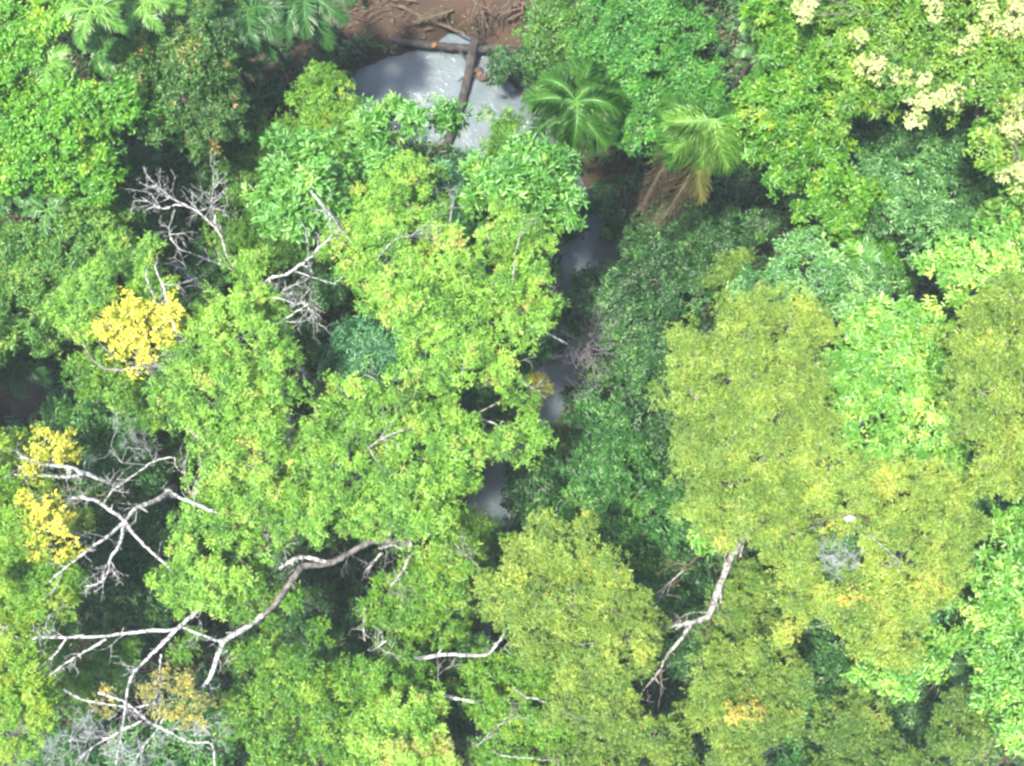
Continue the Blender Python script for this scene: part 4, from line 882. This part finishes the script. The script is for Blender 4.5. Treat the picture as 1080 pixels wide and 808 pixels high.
palm('small pale tipped palm above the glowing frond palm', 808, 42, 12, 36, 8, 'frond', lw=0.08, ll=0.8, nleaf=36, specials=[(150, 36, 'frond_bright', 30, 0.5)])
palm('dark striped palm frond in the deep shade under the vivid tree', 868, 205, 8.5, 42, 7, 'frond_dark', lw=0.08, ll=0.9, nleaf=24, hang=0.15)
palm('striped palm crown between the bluish tree and the vivid tree', 905, 272, 12.5, 30, 7, 'frond', lw=0.09, ll=0.95, nleaf=20, hang=0.15, specials=[(120, 30, 'frond_bright', 20, 0.4)])
palm('small brown dying palm in the shaded hollow by the leaning trunk', 322, 632, 5.0, 20, 6, 'frond_dead', lw=0.03, ll=0.8, nleaf=22)
palm('small brown fern palm in the dark slot below the long white limb', 178, 695, 6, 20, 6, 'frond_dead', lw=0.03, ll=0.8, nleaf=22)
palm('shaded low palm by the lower creek under the green tree', 345, 690, 6, 40, 9, 'frond_dark', lw=0.09, ll=0.8, nleaf=32)

# ---- bank: logs, roots, sticks
def log(label, pts, r0, r1, mat='log', name='fallen_log', cat='log', stubs=0):
    p = [np.array(P(*q)) for q in parse(pts)]
    o_ = p[0]
    g = Geo(); path = smooth_path(p, 8, 0.015)
    tube(g, path, r0, r1, 14, 0.05)
    for k in range(stubs):
        i = int(rng.uniform(0.2, 0.9) * (len(path) - 1))
        d = norm(np.array([rng.normal(), rng.normal(), rng.uniform(0.0, 0.6)]))
        tube(g, np.array([path[i], path[i] + d * r0 * 1.6, path[i] + d * r0 * rng.uniform(2, 4) + rng.normal(0, .05, 3)]), r0 * 0.3, r0 * 0.12, 6)
    o = g.build(name, M[mat], smooth=True, origin=tuple(o_))
    o['label'] = label; o['category'] = cat
    return o
log('thick dark log lying across the creek pool', '501,40,0.95 496,70,0.45 488,105,0.25 476,140,0.25 462,175,0.35', 0.25, 0.21, stubs=5)
log('long dark trunk lying along the foot of the brown bank', '348,28,0.9 385,34,0.7 430,45,0.55 480,50,0.55 520,52,0.6 570,56,0.95', 0.16, 0.22, stubs=6)
log('short dark log sticking out of the water below the bank shrub', '522,62,0.9 535,80,0.3 548,95,0.08 558,108,-0.1', 0.12, 0.08, stubs=2)
log('thin branch lying on the bank above the bushy tree', '295,98,1.3 310,95,1.4 318,86,1.35 335,80,1.3 350,72,1.2', 0.06, 0.03, 'twig_brown', stubs=5)
log('pale bent stick hanging down to the water from the bank', '420,5,1.3 445,18,1.0 470,28,0.9 490,36,1.15', 0.10, 0.06, 'brown_bark', stubs=4)
log('broken stump piece lying in the creek beside the thick log', '503,72,0.35 508,82,0.2 513,80,0.3', 0.22, 0.16, 'brown_bark', 'broken_stump', 'stump', stubs=4)
log('leaning brown stem in the shade below the dead palm fronds', '765,270,2.2 772,258,5 774,248,6.5', 0.10, 0.06, 'brown_bark', 'sapling_pole', 'stem')
log('brown stem in the shade between the dead fronds and the young tree', '735,265,2.2 738,245,5 740,228,6.5', 0.08, 0.05, 'brown_bark', 'sapling_pole', 'stem')
# root mass with hanging roots
c = P(525, 18, 1.6)
t = root('root_mass', 'tangle of brown roots and dead stalks on the top bank', 'roots', (c[0], c[1], gz(525, 18)))
for (px, py, n) in [(510, 22, 14), (545, 15, 14), (565, 25, 10)]:
    g = Geo()
    for k in range(n):
        a = P(px + rng.normal(0, 10), py - 14 + rng.normal(0, 5), 1.9); b = P(px + rng.normal(0, 14), py + 14 + rng.normal(0, 6), 0.9)
        tube(g, smooth_path([a, (a + b) / 2 + rng.normal(0, .25, 3) + np.array([0, 0, .2]), b], 5, 0.02), rng.uniform(0.025, 0.06), 0.015, 6)
    g.build('root', M['brown_bark'], t, smooth=True)
for (px, py, n, l) in [(440, 22, 16, 'thin dead branches scattered on the bare bank between the dark trunk and the roots'), (300, 105, 12, 'thin fallen sticks in the shade beside the bushy tree'), (390, 12, 14, 'brown dead stick heap at the top of the bank above the long dark trunk'), (355, 45, 12, 'grey brown driftwood heap at the end of the long dark trunk')]:
    c = P(px, py, 1.0); t = root('stick_heap', l, 'sticks', (c[0], c[1], gz(px, py)))
    for k in range(n):
        a = P(px + rng.normal(0, 16), py + rng.normal(0, 8), 1.0 + rng.uniform(0, 0.4)); b = a + np.array([rng.normal(0, .9), rng.normal(0, .5), rng.normal(0, .12)])
        a[2] = float(ground_z(a[0], a[1])) + rng.uniform(0.05, 0.3); b[2] = float(ground_z(b[0], b[1])) + rng.uniform(0.05, 0.35)
        g = Geo(); tube(g, smooth_path([a, (a + b) / 2 + rng.normal(0, .08, 3), b], 4, 0.01), rng.uniform(0.02, 0.045), 0.012, 5)
        g.build('stick', M['brown_bark'], t, smooth=True)
# dead frond litter on the bank
for (px, py, a, l) in [(478, 12, 200, 'brown dead palm frond lying on the bank beside the roots'), (440, 4, 170, 'brown dead palm frond at the top edge on the bare bank')]:
    c = P(px, py, 1.0); zz = float(ground_z(c[0], c[1])) + 0.25
    g = frond_geo(np.array([c[0], c[1], zz]), R(a), 2.2, R(8), 0.12, 40, 0.05, 0.5, hang=0.1)
    o = g.build('dead_frond', M['frond_dead'], origin=(c[0], c[1], zz)); o['label'] = l; o['category'] = 'palm frond'

# ------------------------------------------------------------------ single pale leaves lying on crowns (dropped onto what lies below)
bpy.context.view_layer.update()
dg = bpy.context.evaluated_depsgraph_get()
def curled_leaf(label, px, py, L_, W_, rot, mat):
    cam = np.array([0, 0, CAM_H]); q = P(px, py, 0.0); d = q - cam; d /= np.linalg.norm(d)
    hit, loc, nrm, i, ob, mtx = sc.ray_cast(dg, Vector(cam), Vector(d))
    c = np.array(loc) + np.array([0, 0, 0.05])
    g = Geo(); nu, nv = 9, 5
    u = np.linspace(-1, 1, nu); v = np.linspace(-1, 1, nv)
    U, V_ = np.meshgrid(u, v, indexing='ij')
    prof = (1 - np.abs(U) ** 2.2) ** 0.8 * (1 - 0.25 * U)
    x = U * L_ / 2; y = V_ * prof * W_ / 2; z = 0.35 * W_ * V_ ** 2 + 0.10 * L_ * U ** 2 + 0.02 * np.sin(U * 7 + V_ * 4) * L_
    ca, sa = math.cos(R(rot)), math.sin(R(rot))
    pts = np.stack([c[0] + ca * x - sa * y, c[1] + sa * x + ca * y, c[2] + z], -1).reshape(-1, 3)
    idx = np.arange(nu * nv).reshape(nu, nv)
    g.add(pts, np.stack([idx[:-1, :-1], idx[1:, :-1], idx[1:, 1:], idx[:-1, 1:]], -1).reshape(-1, 4), rng.uniform(0.2, 0.9, nu * nv))
    o = g.build('fallen_leaf', M[mat], smooth=True, origin=tuple(c)); o['label'] = label; o['category'] = 'leaf'
    sd = o.modifiers.new('thickness', 'SOLIDIFY'); sd.thickness = 0.004
curled_leaf('white curled leaf lying on the large leaved rosette tree', 557, 168, 0.50, 0.24, -25, 'pale_leaf')
curled_leaf('white curled leaf lying on the yellow olive crown above its twiggy hollow', 895, 546, 0.45, 0.22, 5, 'pale_leaf')
curled_leaf('big cream leaf lying in the gap beside the round olive tree', 866, 717, 0.62, 0.32, 30, 'cream_leaf')
curled_leaf('small white leaf just below the big cream leaf', 875, 729, 0.32, 0.17, 70, 'pale_leaf')
curled_leaf('white leaf hanging beside the dull olive tree at the bottom gap', 952, 781, 0.36, 0.15, 115, 'pale_leaf')
curled_leaf('yellow green leaf at the tip of the shaded gap below the dark palm', 274, 51, 0.75, 0.42, -20, 'lime_leaf')
curled_leaf('orange brown leaf floating on the pool at the foot of the bank', 458, 48, 0.40, 0.22, 40, 'rust_leaf')

# ------------------------------------------------------------------ light, sky, camera
SUN_EL, SUN_AZ = 74.0, -82.0     # azimuth clockwise from +Y (top of the picture)
w = bpy.data.worlds.new('World'); sc.world = w; w.use_nodes = True
N = w.node_tree.nodes; L = w.node_tree.links; N.clear()
sky = N.new('ShaderNodeTexSky'); sky.sky_type = 'NISHITA'; sky.sun_disc = False
sky.sun_elevation = R(SUN_EL); sky.sun_rotation = R(SUN_AZ); sky.air_density = 1.0; sky.dust_density = 1.2
bg = N.new('ShaderNodeBackground'); bg.inputs['Strength'].default_value = 0.15
wo = N.new('ShaderNodeOutputWorld'); L.new(sky.outputs[0], bg.inputs['Color']); L.new(bg.outputs[0], wo.inputs['Surface'])
sun = bpy.data.lights.new('sun', 'SUN'); sun.energy = 3.8; sun.angle = R(5.0); sun.color = (1.0, 0.94, 0.82)
so = bpy.data.objects.new('sun', sun); col.objects.link(so)
d = Vector((math.sin(R(SUN_AZ)) * math.cos(R(SUN_EL)), math.cos(R(SUN_AZ)) * math.cos(R(SUN_EL)), math.sin(R(SUN_EL))))
so.rotation_euler = d.to_track_quat('Z', 'Y').to_euler(); so.location = d * 90

# air: one closed box of thin even haze
hz = Geo()
q = np.array([[sx * 1200.0, sy * 1200.0, z] for z in (-3.0, 62.0) for sx, sy in ((-1, -1), (1, -1), (1, 1), (-1, 1))])
hz.add(q, np.array([[0, 3, 2, 1], [4, 5, 6, 7], [0, 1, 5, 4], [1, 2, 6, 5], [2, 3, 7, 6], [3, 0, 4, 7]]))
m, nt, N, L = new_mat('haze_air')
out = N.new('ShaderNodeOutputMaterial'); pv = N.new('ShaderNodeVolumePrincipled')
pv.inputs['Color'].default_value = (0.90, 0.98, 0.97, 1); pv.inputs['Density'].default_value = 0.00032; pv.inputs['Anisotropy'].default_value = 0.0
L.new(pv.outputs[0], out.inputs['Volume'])
o = hz.build('haze', m); o['kind'] = 'stuff'; o['label'] = 'thin pale haze in the air over the forest'

cam = bpy.data.cameras.new('camera'); cam.sensor_width = 36; cam.lens = 18 / TANH; cam.clip_end = 3000; cam.clip_start = 0.5
co = bpy.data.objects.new('camera', cam); col.objects.link(co); co.location = (0, 0, CAM_H); co.rotation_euler = (0, 0, 0)
sc.camera = co

vs = sc.view_settings
sc.display_settings.display_device = 'sRGB'
vs.view_transform = 'Standard'; vs.look = 'None'; vs.gamma = 1; vs.use_curve_mapping = False; vs.exposure = 2.15
sc.render.engine = 'CYCLES'
cy = sc.cycles
cy.max_bounces = 6; cy.diffuse_bounces = 3; cy.glossy_bounces = 2; cy.transmission_bounces = 4; cy.transparent_max_bounces = 4; cy.volume_bounces = 0
cy.caustics_reflective = False; cy.caustics_refractive = False
cy.use_denoising = True
cy.filter_width = 2.6
